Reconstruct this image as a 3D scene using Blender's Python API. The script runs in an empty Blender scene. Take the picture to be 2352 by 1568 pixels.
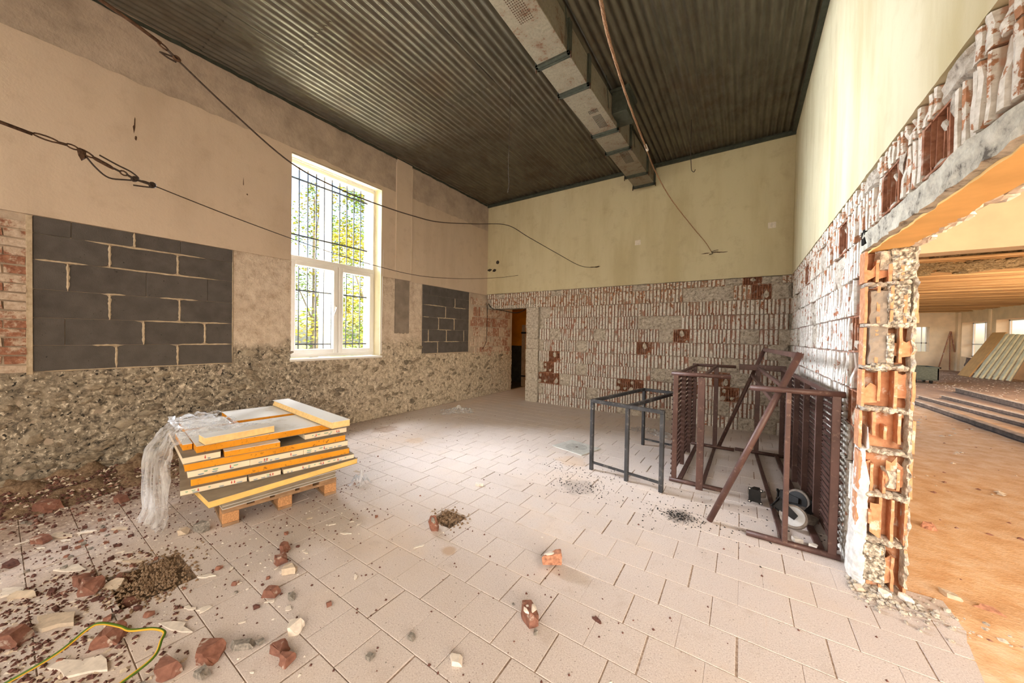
import bpy, bmesh, math, random
from mathutils import Vector, Matrix, noise
SC = bpy.context.scene
COL = SC.collection
# ------------------------------------------------------------------ camera
F_PX, YAW, PITCH, ROLL = 794.4464, 0.5887, -0.0157, 0.0169
fw = Vector((-math.sin(YAW)*math.cos(PITCH), math.cos(YAW)*math.cos(PITCH), math.sin(PITCH)))
r0 = Vector((math.cos(YAW), math.sin(YAW), 0)); u0 = r0.cross(fw)
rt = r0*math.cos(ROLL)+u0*math.sin(ROLL); up = -r0*math.sin(ROLL)+u0*math.cos(ROLL)
cd = bpy.data.cameras.new('camera'); cam = bpy.data.objects.new('camera', cd); COL.objects.link(cam)
cd.sensor_fit = 'HORIZONTAL'; cd.sensor_width = 36; cd.lens = F_PX*36/2352; cd.clip_start = .02; cd.clip_end = 300
M4 = Matrix((rt, up, -fw)).transposed().to_4x4(); M4.translation = Vector((0, 0, 1.45)); cam.matrix_world = M4
SC.camera = cam
CAMP = Vector((0, 0, 1.45))
# ------------------------------------------------------------------ world, sun, lamps, exposure
W = bpy.data.worlds.new('sky'); SC.world = W; W.use_nodes = True
wn = W.node_tree; wn.nodes.clear()
wo = wn.nodes.new('ShaderNodeOutputWorld'); wb = wn.nodes.new('ShaderNodeBackground'); ws = wn.nodes.new('ShaderNodeTexSky')
ws.sky_type = 'NISHITA'; ws.sun_disc = False; ws.sun_elevation = math.radians(38); ws.sun_rotation = math.radians(90); ws.air_density = 1.2; ws.dust_density = 2.5
wb.inputs['Strength'].default_value = 0.62
wn.links.new(ws.outputs[0], wb.inputs[0]); wn.links.new(wb.outputs[0], wo.inputs[0])
SC.view_settings.view_transform = 'Standard'; SC.view_settings.look = 'None'
SC.view_settings.gamma = 1; SC.view_settings.use_curve_mapping = False; SC.view_settings.exposure = 0.12

def lamp(name, loc, target, sx, sy, power, col=(1, 1, 1)):
    l = bpy.data.lights.new(name, 'AREA'); l.shape = 'RECTANGLE'; l.size = sx; l.size_y = sy; l.energy = power; l.color = col
    o = bpy.data.objects.new(name, l); COL.objects.link(o); o.location = loc
    o.rotation_euler = (Vector(target)-Vector(loc)).to_track_quat('-Z', 'Y').to_euler()
    return o
sl = bpy.data.lights.new('sun', 'SUN'); sl.energy = 5.5; sl.angle = .02; sl.color = (1, .95, .85)
so = bpy.data.objects.new('sun', sl); COL.objects.link(so); so.rotation_euler = Vector((-.75, .1, -.66)).to_track_quat('-Z', 'Y').to_euler()
# daylight through the tall window in the left wall (lamps stand outside)
lamp('sky_light_low', (-10.4, 2.4, 3.5), (-5.2, 3.0, 2.2), 2.4, 2.6, 3700, (.88, .935, 1))
lamp('sky_light_high', (-8.4, 3.3, 7.0), (-5.2, 3.0, 2.6), 2.6, 2.0, 1100, (.97, .98, 1))
lamp('ground_bounce', (-7.4, 3.4, .05), (.6, 1.6, 4.0), 2.0, 1.0, 800, (1, .97, .88))
lamp('sky_light_far', (-9.2, 8.6, 4.0), (-5.2, 3.0, 2.4), 2.2, 2.8, 9000, (.92, .96, 1))
# fill lamps added behind the camera to even out the room light
lamp('front_fill_light', (-1.6, -3.2, 2.3), (-1.6, 3, 1.9), 3.2, 2.6, 105, (1, .88, .72))
lamp('front_side_fill_light', (-4.9, -1.9, 2.5), (0.3, 3.4, 1.4), 1.4, 2.6, 70, (1, .92, .82))
# the warm hall beyond the broken opening, brightened by added lamps out of view
lamp('hall_fill_light', (5.5, -1.0, 1.7), (5.0, 10, 1.6), 5, 2.4, 700, (1, .80, .56))
lamp('hall_far_fill_light', (9.2, 13.5, 1.5), (4.5, 16.5, 2.4), 8, 1.6, 760, (1, .84, .62))
lamp('hall_near_fill_light', (1.4, -2.2, 2.4), (2.2, 3.5, .2), 1.6, 1.8, 260, (1, .84, .66))
pl = bpy.data.lights.new('corridor_fill_lamp', 'POINT'); pl.energy = 26; pl.color = (1, .62, .25); pl.shadow_soft_size = .08  # unseen warm lamp added to light the orange corridor wall
po = bpy.data.objects.new('corridor_fill_lamp', pl); COL.objects.link(po); po.location = (-3.4, 8.6, 2.2)

# ------------------------------------------------------------------ node helper
class N:
    def __init__(s, name, rough=.9, metal=0.0, spec=.25):
        s.m = bpy.data.materials.new(name); s.m.use_nodes = True; s.t = s.m.node_tree; s.L = s.t.links
        s.b = s.t.nodes['Principled BSDF']; s.b.inputs['Roughness'].default_value = rough; s.b.inputs['Metallic'].default_value = metal
        s.b.inputs['Specular IOR Level'].default_value = spec
        s._g = s._tc = s._oi = None
    def nd(s, t, **k):
        n = s.t.nodes.new(t)
        for a, v in k.items(): setattr(n, a, v)
        return n
    def put(s, sock, v):
        if isinstance(v, bpy.types.NodeSocket): s.L.new(v, sock)
        elif isinstance(v, tuple) and len(v) == 3 and sock.type == 'RGBA': sock.default_value = (*v, 1)
        else: sock.default_value = v
    @property
    def pos(s):
        if not s._g: s._g = s.nd('ShaderNodeNewGeometry')
        return s._g.outputs['Position']
    @property
    def obj(s):
        if not s._tc: s._tc = s.nd('ShaderNodeTexCoord')
        return s._tc.outputs['Object']
    @property
    def rnd(s):
        if not s._oi: s._oi = s.nd('ShaderNodeObjectInfo')
        return s._oi.outputs['Random']
    def objr(s):
        v = s.nd('ShaderNodeVectorMath', operation='MULTIPLY_ADD'); c = s.nd('ShaderNodeCombineXYZ')
        for i in range(3): s.L.new(s.rnd, c.inputs[i])
        s.L.new(c.outputs[0], v.inputs[0]); v.inputs[1].default_value = (57, 31, 83); s.L.new(s.obj, v.inputs[2])
        return v.outputs[0]
    def scale(s, co, v):
        n = s.nd('ShaderNodeVectorMath', operation='MULTIPLY'); s.L.new(co, n.inputs[0]); n.inputs[1].default_value = v; return n.outputs[0]
    def noise(s, sc, det=4, co=None, rough=.55, dist=0):
        n = s.nd('ShaderNodeTexNoise'); n.inputs['Scale'].default_value = sc; n.inputs['Detail'].default_value = det
        n.inputs['Roughness'].default_value = rough; n.inputs['Distortion'].default_value = dist
        s.L.new(co or s.pos, n.inputs['Vector']); return n.outputs['Fac']
    def voro(s, sc, co=None, feat='F1', out='Distance'):
        n = s.nd('ShaderNodeTexVoronoi', feature=feat); n.inputs['Scale'].default_value = sc; s.L.new(co or s.pos, n.inputs['Vector']); return n.outputs[out]
    def xyz(s, co=None):
        n = s.nd('ShaderNodeSeparateXYZ'); s.L.new(co or s.pos, n.inputs[0]); return n.outputs
    def math(s, op, a, b=0.0, c=0.0):
        n = s.nd('ShaderNodeMath', operation=op)
        for i, v in enumerate((a, b, c)): s.put(n.inputs[i], v)
        return n.outputs[0]
    def ss(s, v, a, b):   # smooth step a->b
        n = s.nd('ShaderNodeMapRange', interpolation_type='SMOOTHSTEP'); s.put(n.inputs[0], v); n.inputs[1].default_value = a; n.inputs[2].default_value = b
        return n.outputs[0]
    def mix(s, f, a, b):
        n = s.nd('ShaderNodeMix', data_type='RGBA'); s.put(n.inputs[0], f); s.put(n.inputs[6], a); s.put(n.inputs[7], b); return n.outputs[2]
    def ramp(s, f, *st):
        n = s.nd('ShaderNodeValToRGB'); s.L.new(f, n.inputs[0]); e = n.color_ramp.elements
        while len(e) < len(st): e.new(.5)
        for i, (p, c) in enumerate(st): e[i].position = p; e[i].color = (*c, 1)
        return n.outputs[0]
    def spot(s, c, r):    # 1 inside a round patch
        n = s.nd('ShaderNodeVectorMath', operation='DISTANCE'); s.L.new(s.pos, n.inputs[0]); n.inputs[1].default_value = c
        k = s.math('MULTIPLY_ADD', s.noise(9, 3), r*1.1, n.outputs['Value'])
        return s.ss(k, r*1.6, r*1.15)
    def done(s, col=None, rough=None, bump=None, bs=.5, bd=.01, metal=None):
        if col is not None: s.put(s.b.inputs['Base Color'], col)
        if rough is not None: s.put(s.b.inputs['Roughness'], rough)
        if metal is not None: s.put(s.b.inputs['Metallic'], metal)
        if bump is not None:
            n = s.nd('ShaderNodeBump'); n.inputs['Strength'].default_value = bs; n.inputs['Distance'].default_value = bd
            s.L.new(bump, n.inputs['Height']); s.L.new(n.outputs[0], s.b.inputs['Normal'])
        return s.m
def plain(name, c, rough=.7, metal=0, var=.25, sc=20, bump=.3, world=False):
    n = N(name, rough, metal); co = n.pos if world else n.objr(); f = n.noise(sc, 4, co)
    d = tuple(x*(1-var) for x in c); l = tuple(min(1, x*(1+var)) for x in c)
    return n.done(n.ramp(f, (.3, d), (.7, l)), bump=f, bs=bump, bd=.004)

MT = {}
def build_materials():
    # --- painted plaster, three walls
    def plaster(key, base, stain, dark):
        n = N(key, .92); big = n.noise(.9, 5, rough=.6); mid = n.noise(5, 6, rough=.65); fine = n.noise(60, 3)
        st = n.noise(1.0, 5, n.scale(n.pos, (2.2, 2.2, .45)), .6)
        c = n.mix(n.ss(st, .42, .72), base, stain)
        c = n.mix(n.math('MULTIPLY', n.ss(mid, .5, .75), .5), c, dark)
        c = n.mix(n.math('MULTIPLY', n.ss(big, .55, .8), .4), c, tuple(min(1, x*1.12) for x in base))
        b = n.math('ADD', mid, n.math('MULTIPLY', fine, .25))
        MT[key] = n.done(c, bump=b, bs=.35, bd=.012)
    plaster('plaster_beige', (.60, .49, .385), (.52, .42, .325), (.46, .36, .27))
    plaster('plaster_cream', (.61, .54, .36), (.51, .435, .27), (.44, .36, .225))
    plaster('plaster_yellow', (.70, .63, .44), (.55, .465, .27), (.56, .48, .30))
    n = N('bare_concrete', .95); a = n.noise(3, 6, rough=.65); b = n.noise(30, 4)
    c = n.ramp(a, (.3, (.34, .275, .22)), (.5, (.47, .385, .31)), (.72, (.58, .48, .39)))
    MT['concrete'] = n.done(n.mix(n.math('MULTIPLY', b, .25), c, (.26, .21, .17)), bump=n.math('ADD', a, n.math('MULTIPLY', b, .4)), bs=.6, bd=.02)
    n = N('grey_render', .95); a = n.noise(6, 5); MT['grey_render'] = n.done(n.ramp(a, (.3, (.20, .165, .135)), (.7, (.30, .25, .21))), bump=a, bs=.3, bd=.01)
    # --- left wall masonry: limewashed bricks above, hacked rough rubble below
    n = N('old_masonry', .97); z = n.xyz()[2]
    big = n.noise(1.4, 5); mid = n.noise(9, 6, rough=.7); fine = n.noise(38, 5, rough=.7); ch = n.noise(22, 4, rough=.6, dist=.6)
    lime = n.ramp(mid, (.30, (.40, .30, .22)), (.45, (.56, .46, .37)), (.62, (.68, .58, .48)))
    lime = n.mix(n.math('MULTIPLY', n.ss(fine, .60, .68), .6), lime, (.36, .22, .15))
    rub = n.ramp(ch, (.32, (.045, .04, .035)), (.41, (.16, .135, .11)), (.50, (.30, .255, .20)), (.60, (.43, .37, .295)), (.68, (.80, .71, .59)))
    rub = n.mix(n.math('MULTIPLY', n.ss(big, .45, .7), .38), rub, (.27, .23, .18))
    rub = n.mix(n.ss(n.noise(42, 3), .62, .67), rub, (.76, .68, .57))
    rub = n.mix(n.ss(n.noise(27, 4), .39, .34), rub, (.04, .036, .032))
    f = n.ss(n.math('MULTIPLY_ADD', n.noise(2.6, 5), .5, z), 1.62, 1.46)
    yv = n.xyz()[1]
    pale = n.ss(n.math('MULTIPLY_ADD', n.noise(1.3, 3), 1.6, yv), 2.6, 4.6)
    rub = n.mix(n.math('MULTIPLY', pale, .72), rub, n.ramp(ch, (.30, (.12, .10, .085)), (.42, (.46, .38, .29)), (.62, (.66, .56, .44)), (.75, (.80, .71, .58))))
    c = n.mix(f, lime, rub)
    MT['masonry'] = n.done(c, bump=n.math('ADD', ch, n.math('MULTIPLY', fine, .5)), bs=.8, bd=.02)
    n = N('rubble_stone', .97); co = n.objr(); a = n.noise(25, 6, co, .7); r = n.rnd
    c = n.ramp(a, (.3, (.09, .075, .06)), (.5, (.27, .22, .165)), (.62, (.42, .35, .265)), (.75, (.70, .61, .5)))
    c = n.mix(n.math('MULTIPLY', n.ss(r, .6, 1), .6), c, (.48, .41, .32)); c = n.mix(n.math('MULTIPLY', n.ss(r, .25, 0), .6), c, (.10, .085, .07))
    MT['stone'] = n.done(c, bump=a, bs=.8, bd=.015)
    # --- terracotta, limewashed clay blocks
    n = N('terracotta', .9); co = n.objr(); a = n.noise(30, 5, co); c = n.ramp(a, (.3, (.21, .085, .05)), (.7, (.40, .18, .105)))
    c = n.mix(n.math('MULTIPLY', n.ss(n.noise(14, 5, co), .52, .68), .6), c, (.62, .50, .42))
    MT['terracotta'] = n.done(c, bump=a, bs=.3, bd=.005)
    n = N('fresh_terracotta', .9); a = n.noise(30, 5); c = n.ramp(a, (.3, (.44, .19, .095)), (.7, (.62, .32, .18))); c = n.mix(n.math('MULTIPLY', n.ss(n.noise(13, 5, rough=.65), .55, .66), .75), c, (.66, .56, .48)); MT['terracotta_fresh'] = n.done(c, bump=a, bs=.35, bd=.006)
    n = N('limewashed_clay', .95); co = n.objr(); a = n.noise(16, 6, co, .65); st = n.noise(6, 3, n.scale(co, (5, 2, 1.2)))
    y = n.xyz(n.obj)[1]
    white = n.ramp(n.noise(40, 4, co), (.3, (.50, .46, .41)), (.5, (.68, .64, .59)), (.7, (.80, .765, .72)))
    red = n.ramp(n.noise(30, 4, co), (.3, (.24, .085, .045)), (.7, (.46, .19, .105)))
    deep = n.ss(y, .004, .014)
    zz = n.ss(n.xyz()[2], 1.6, 2.4)
    k = n.math('ADD', n.math('MULTIPLY', a, .6), n.math('MULTIPLY', st, .4))
    k = n.math('SUBTRACT', k, n.math('MULTIPLY', zz, .045))
    expo = n.ss(k, .44, .405)
    c = n.mix(expo, white, red)
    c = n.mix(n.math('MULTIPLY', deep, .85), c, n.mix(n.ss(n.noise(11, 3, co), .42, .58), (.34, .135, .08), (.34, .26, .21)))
    c = n.mix(n.math('MULTIPLY', zz, .35), c, n.mix(.5, c, (.55, .42, .22)))
    MT['clay'] = n.done(c, bump=a, bs=.6, bd=.012)
    n = N('lime_mortar', .97); co = n.pos; a = n.noise(24, 6, co, .7)
    MT['mortar'] = n.done(n.ramp(a, (.32, (.22, .18, .145)), (.45, (.46, .40, .33)), (.62, (.64, .58, .50)), (.75, (.78, .73, .65))), bump=a, bs=.9, bd=.02)
    n = N('gravel_concrete', .97); v = n.voro(55); a = n.noise(50, 4)
    c = n.ramp(n.voro(55, out='Color', feat='F1') if False else a, (.35, (.13, .11, .09)), (.5, (.42, .37, .30)), (.66, (.72, .66, .57)))
    MT['gravel'] = n.done(n.mix(n.ss(v, .5, .9), c, (.13, .11, .09)), bump=v, bs=.9, bd=.012)
    # --- grey blocks
    n = N('grey_aerated_block', .95); co = n.objr(); a = n.noise(8, 5, co); g = n.noise(120, 3, co)
    c = n.ramp(a, (.3, (.078, .070, .066)), (.7, (.115, .104, .099)))
    c = n.mix(n.math('MULTIPLY', n.rnd, .25), c, (.13, .12, .115)); c = n.mix(n.ss(n.noise(45, 3, co), .69, .73), c, (.03, .028, .027))
    MT['greyblock'] = n.done(c, bump=n.math('ADD', g, a), bs=.45, bd=.006)
    n = N('panel_mortar', .95); a = n.noise(30, 5); MT['panel_mortar'] = n.done(n.ramp(a, (.3, (.42, .33, .23)), (.7, (.58, .48, .36))), bump=a, bs=.7, bd=.01)
    # --- floor
    n = N('terrazzo_tile', .75, spec=.3); p = n.pos; sp = n.noise(160, 3, p, .6); dust = n.noise(1.1, 6, p, .62); mid = n.noise(7, 5, p, .6)
    c = n.ramp(sp, (.30, (.41, .335, .30)), (.42, (.59, .51, .475)), (.6, (.66, .585, .545)), (.72, (.77, .70, .66)))
    c = n.mix(n.math('MULTIPLY', n.ss(dust, .45, .7), .55), c, (.66, .53, .43))
    c = n.mix(n.math('MULTIPLY', n.ss(mid, .55, .75), .35), c, (.44, .35, .29))
    c = n.mix(n.math('MULTIPLY', n.rnd, .12), c, (.40, .33, .29))
    bl = n.noise(70, 2, p); c = n.mix(n.math('MULTIPLY', n.ss(bl, .66, .72), .6), c, (.22, .16, .13))
    x, y, z = n.xyz()
    dirt = n.ss(n.math('MULTIPLY_ADD', n.noise(2.0, 5), 1.3, n.math('MULTIPLY_ADD', y, .45, x)), -2.1, -3.6)
    c = n.mix(n.math('MULTIPLY', dirt, .80), c, n.mix(n.ss(n.noise(26, 6, rough=.7), .35, .62), (.17, .105, .075), (.46, .34, .27)))
    for ctr, r, k, amt in (((-1.613, 1.69, 0), .06, (.48, .33, .22), .8), ((-4.5, 3.3, 0), .22, (.30, .19, .12), .6), ((-1.62, 3.75, 0), .20, (.55, .36, .20), .4),
                           ((-1.29, 3.14, 0), .20, (.16, .13, .11), .35), ((-.40, 3.11, 0), .13, (.07, .06, .055), .5), ((-1.02, 1.98, 0), .10, (.36, .30, .26), .5), ((-3.7, 3.2, 0), .14, (.60, .42, .27), .5)):
        c = n.mix(n.math('MULTIPLY', n.spot(ctr, r), amt), c, k)
    MT['tile'] = n.done(c, bump=n.math('ADD', sp, mid), bs=.22, bd=.004)
    n = N('joint_dirt', .98); a = n.noise(60, 4); MT['joint'] = n.done(n.ramp(a, (.3, (.25, .17, .125)), (.7, (.52, .41, .33))), bump=a, bs=.6, bd=.006)
    n = N('pit_soil', .98); a = n.noise(30, 5, rough=.7); MT['soil'] = n.done(n.ramp(a, (.3, (.10, .06, .035)), (.5, (.26, .17, .105)), (.72, (.44, .32, .22))), bump=a, bs=1, bd=.02)
    n = N('orange_dust_floor', .97); a = n.noise(6, 6, rough=.65); g = n.noise(60, 4, n.scale(n.pos, (1, 1, 1)))
    y = n.xyz()[1]; c = n.ramp(a, (.32, (.62, .34, .16)), (.5, (.72, .45, .25)), (.7, (.80, .58, .39)))
    c = n.mix(n.math('MULTIPLY', n.ss(g, .62, .72), .35), c, (.36, .20, .10)); c = n.mix(n.math('MULTIPLY', n.ss(y, 10.5, 14.5), .85), c, n.mix(n.noise(4, 6), (.16, .095, .06), (.46, .34, .27)))
    MT['dust'] = n.done(c, bump=n.math('ADD', a, g), bs=.3, bd=.012)
    # --- ceiling, metal
    n = N('corrugated_steel', .45, .55, .4); co = n.pos; r1 = n.noise(1.2, 6, co, .65); r2 = n.noise(14, 5, n.scale(co, (1, .25, 1)), .6)
    c = n.ramp(r2, (.3, (.085, .074, .054)), (.7, (.165, .146, .107)))
    c = n.mix(n.math('MULTIPLY', n.ss(r1, .45, .72), .75), c, n.mix(r2, (.06, .040, .025), (.15, .10, .06)))
    c = n.mix(n.math('MULTIPLY', n.rnd, .2), c, (.10, .10, .085))
    MT['corrugated'] = n.done(c, rough=n.math('MULTIPLY_ADD', n.ss(r1, .4, .7), .35, .40), bump=r2, bs=.2, bd=.004)
    n = N('duct_steel', .6, .25); a = n.noise(5, 6, n.pos, .7); b = n.noise(40, 5, n.pos, .7)
    c = n.ramp(b, (.3, (.19, .165, .123)), (.7, (.31, .275, .21))); c = n.mix(n.ss(n.math('ADD', n.math('MULTIPLY', a, .7), n.math('MULTIPLY', b, .3)), .50, .63), c, (.16, .085, .05))
    MT['duct'] = n.done(c, bump=b, bs=.3, bd=.004)
    MT['green_steel'] = plain('green_grey_painted_steel', (.060, .066, .052), .5, .2)
    MT['dark'] = plain('dark_void', (.012, .011, .010), .9, 0, .2)
    MT['brown_steel'] = (lambda n: n.done(n.mix(n.ss(n.noise(22, 5, n.pos, .7), .55, .72), n.ramp(n.noise(6, 4), (.3, (.062, .030, .024)), (.7, (.105, .052, .042))), (.19, .12, .09)), bump=n.noise(60, 3), bs=.15, bd=.003))(N('red_brown_painted_steel', .5, .1, .4))
    MT['black_steel'] = (lambda n: n.done(n.mix(n.ss(n.noise(16, 6, n.pos, .7), .53, .75), n.ramp(n.noise(5, 4), (.3, (.022, .022, .024)), (.7, (.05, .05, .054))), (.24, .22, .20)), bump=n.noise(60, 3), bs=.15, bd=.003))(N('black_painted_steel', .45, .2, .4))
    MT['rust'] = plain('rusty_iron', (.085, .048, .03), .85, .2, .5, 60)
    MT['wire'] = plain('dark_wire', (.055, .04, .033), .7, .3, .4, 80)
    n = N('rope_fibre', .95); x, y, z = n.xyz(n.obj); MT['rope'] = n.done(n.ramp(n.noise(90, 3), (.3, (.20, .10, .055)), (.7, (.46, .28, .17))), bump=n.noise(120, 2), bs=.8, bd=.006)
    MT['wood'] = (lambda n: n.done(n.mix(n.math('MULTIPLY', n.rnd, .4), n.ramp(n.noise(14, 5, n.scale(n.objr(), (1, .12, 1))), (.3, (.26, .145, .075)), (.7, (.45, .28, .16))), (.22, .15, .10)), bump=n.noise(30, 4, n.scale(n.objr(), (1, .1, 1))), bs=.3, bd=.004))(N('pallet_wood', .85))
    MT['chip'] = plain('pressed_wood_block', (.52, .27, .125), .9, 0, .35, 120)
    MT['lath'] = (lambda n: n.done(n.mix(n.math('MULTIPLY', n.rnd, .8), n.ramp(n.noise(9, 5, n.scale(n.objr(), (.15, 2, 2))), (.3, (.50, .27, .10)), (.7, (.82, .52, .25))), (.26, .13, .055)), bump=n.noise(30, 3), bs=.3, bd=.005))(N('split_lath_wood', .85))
    MT['pvc'] = plain('white_pvc', (.80, .79, .77), .4, 0, .04, 3, .05)
    MT['white_paint'] = plain('white_painted_render', (.76, .72, .66), .8, 0, .1, 10)
    n = N('window_glass', .02); n.b.inputs['Transmission Weight'].default_value = 1; n.b.inputs['IOR'].default_value = 1.02; n.b.inputs['Base Color'].default_value = (.97, .98, .98, 1); MT['glass'] = n.m
    # --- foam boards
    MT['foam_orange'] = (lambda n: n.done(n.mix(n.ss(n.noise(38, 5, n.objr(), .7), .56, .70), n.ramp(n.noise(5, 4, n.objr()), (.3, (.62, .235, .012)), (.7, (.78, .34, .03))), (.20, .085, .02)), bump=n.noise(90, 3), bs=.3, bd=.003))(N('aged_orange_foam', .9))
    MT['foam_yellow'] = plain('yellow_foam', (.80, .52, .17), .9, 0, .12, 12)
    MT['foam_pale'] = plain('pale_foam', (.80, .56, .26), .9, 0, .12, 30)
    MT['facing'] = (lambda n: n.done(n.mix(n.ss(n.noise(5, 6, n.pos, .7), .52, .72), (.70, .685, .665), (.52, .47, .41)), bump=n.noise(40, 3), bs=.05, bd=.003))(N('white_sheet_facing', .45, 0, .4))
    MT['facing_dirty'] = plain('dusty_grey_facing', (.27, .225, .17), .8, 0, .2, 9)
    MT['printed'] = plain('cream_foil_edge', (.78, .66, .50), .6, 0, .08, 8)
    MT['ink_green'] = plain('green_print', (.10, .36, .24), .7, 0, .2); MT['ink_red'] = plain('red_print', (.52, .06, .05), .7, 0, .2); MT['ink_blue'] = plain('blue_print', (.12, .25, .38), .7, 0, .2)
    # --- film
    n = N('plastic_film', .25, 0, .5); tr = n.nd('ShaderNodeBsdfTransparent'); tl = n.nd('ShaderNodeBsdfTranslucent'); tl.inputs[0].default_value = (.85, .86, .9, 1)
    m1 = n.nd('ShaderNodeMixShader'); m2 = n.nd('ShaderNodeMixShader'); n.b.inputs['Base Color'].default_value = (.84, .84, .86, 1)
    m1.inputs[0].default_value = .3; n.L.new(n.b.outputs[0], m1.inputs[1]); n.L.new(tl.outputs[0], m1.inputs[2])
    fa = n.ss(n.noise(9, 5, n.scale(n.pos, (1.5, 1.5, .35)), .65), .30, .68)
    n.L.new(n.math('MULTIPLY_ADD', fa, .42, .12), m2.inputs[0]); n.L.new(tr.outputs[0], m2.inputs[1]); n.L.new(m1.outputs[0], m2.inputs[2])
    n.L.new(m2.outputs[0], n.t.nodes['Material Output'].inputs[0]); MT['film'] = n.m
    # --- debris
    n = N('brick_piece', .95); co = n.objr(); a = n.noise(35, 5, co); c = n.ramp(a, (.3, (.16, .066, .045)), (.7, (.32, .15, .105))); c = n.mix(n.ss(n.noise(20, 4, co), .58, .68), c, (.56, .47, .40)); c = n.mix(n.math('MULTIPLY', n.rnd, .4), c, (.20, .10, .08)); MT['brick'] = n.done(c, bump=a, bs=.5, bd=.006)
    MT['orange_brick'] = plain('fresh_orange_brick', (.42, .20, .125), .95, 0, .45, 45)
    MT['plaster_chip'] = plain('white_plaster_chip', (.72, .65, .58), .95, 0, .15, 30)
    MT['beige_chip'] = plain('beige_plaster_chip', (.56, .46, .36), .95, 0, .2, 30)
    MT['grey_stone'] = plain('grey_mortar_lump', (.24, .215, .19), .95, 0, .45, 70)
    MT['crumb'] = plain('dark_brick_crumb', (.115, .052, .042), .95, 0, .4, 70)
    MT['soot'] = plain('black_soot', (.022, .020, .019), .95, 0, .3)
    MT['rubber'] = plain('grey_rubber_tyre', (.20, .165, .14), .9, 0, .25, 40)
    MT['hubgrey'] = plain('grey_wheel_disc', (.42, .42, .43), .5, .2, .1)
    MT['blackmetal'] = plain('black_metal', (.016, .015, .015), .5, .3, .3)
    MT['drain'] = plain('dusty_steel_plate', (.60, .60, .57), .5, .3, .12, 15)
    n = N('green_yellow_sheath', .5); f = n.nd('ShaderNodeUVMap'); s = n.xyz(f.outputs[0]); MT['earth'] = n.done(n.mix(n.ss(s[1], .45, .55), (.07, .13, .012), (.62, .36, .03)))
    # --- hall & outside
    MT['ochre'] = plain('ochre_soffit_paint', (.78, .50, .20), .9, 0, .14, 4, .3, True)
    MT['hall_white'] = plain('warm_white_render', (.74, .56, .38), .9, 0, .12, 2, .3, True)
    MT['orange_paint'] = plain('orange_wall_paint', (.72, .24, .012), .9, 0, .2, 3, .3, True)
    MT['darkbrown'] = plain('sooty_wall', (.05, .04, .032), .95, 0, .4, 6, .4, True)  # plain dark brown; on the hall roof it stands in for shade
    MT['insul'] = (lambda n: n.done(n.ramp(n.noise(25, 5, n.pos, .7), (.3, (.10, .065, .03)), (.5, (.28, .19, .09)), (.7, (.46, .33, .18))), bump=n.noise(30, 4), bs=1, bd=.03))(N('straw_insulation', .98))
    MT['doorwood'] = plain('orange_door_veneer', (.60, .33, .13), .6, 0, .12, 4)
    MT['pale_panel'] = plain('pale_yellow_sheet', (.68, .60, .42), .6, 0, .15, 6)
    MT['steelbeam'] = plain('rusty_steel_beam', (.11, .07, .05), .7, .2, .4, 12)
    MT['beam_top_lit'] = plain('dust_on_steel', (.40, .29, .21), .9, 0, .3, 9)  # dusty top flange, made lighter to imitate light from above
    n = N('limewashed_old_brick', .95); a = n.noise(14, 6, rough=.7); b = n.noise(34, 4); k = n.math('ADD', n.math('MULTIPLY', a, .75), n.math('MULTIPLY', n.rnd, .16))
    MT['oldbrick'] = n.done(n.mix(n.ss(k, .40, .50), n.ramp(b, (.3, (.20, .085, .055)), (.7, (.42, .20, .13))), n.ramp(b, (.3, (.44, .33, .25)), (.7, (.64, .53, .44)))), bump=a, bs=.8, bd=.015)
    MT['leaf_green'] = (lambda n: n.done(n.mix(n.ss(n.noise(1.1, 3), .42, .58), (.17, .27, .05), (.46, .38, .06))))(N('autumn_leaf', .8))
    for k in ('leaf_green',):
        m = MT[k]; t = m.node_tree; b = t.nodes['Principled BSDF']
    MT['bark'] = plain('grey_bark', (.20, .16, .12), .95, 0, .3, 20)
    MT['grass'] = plain('dry_grass_ground', (.42, .40, .16), .95, 0, .3, 3, .5, True)
    MT['earth_pole'] = plain('cream_pole', (.50, .46, .39), .7, 0, .08)
    MT['roof'] = plain('roof_slab', (.3, .28, .25), .9, 0, .1)
    MT['bag'] = plain('dark_sack', (.16, .11, .09), .8, 0, .5, 20)
build_materials()

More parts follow.
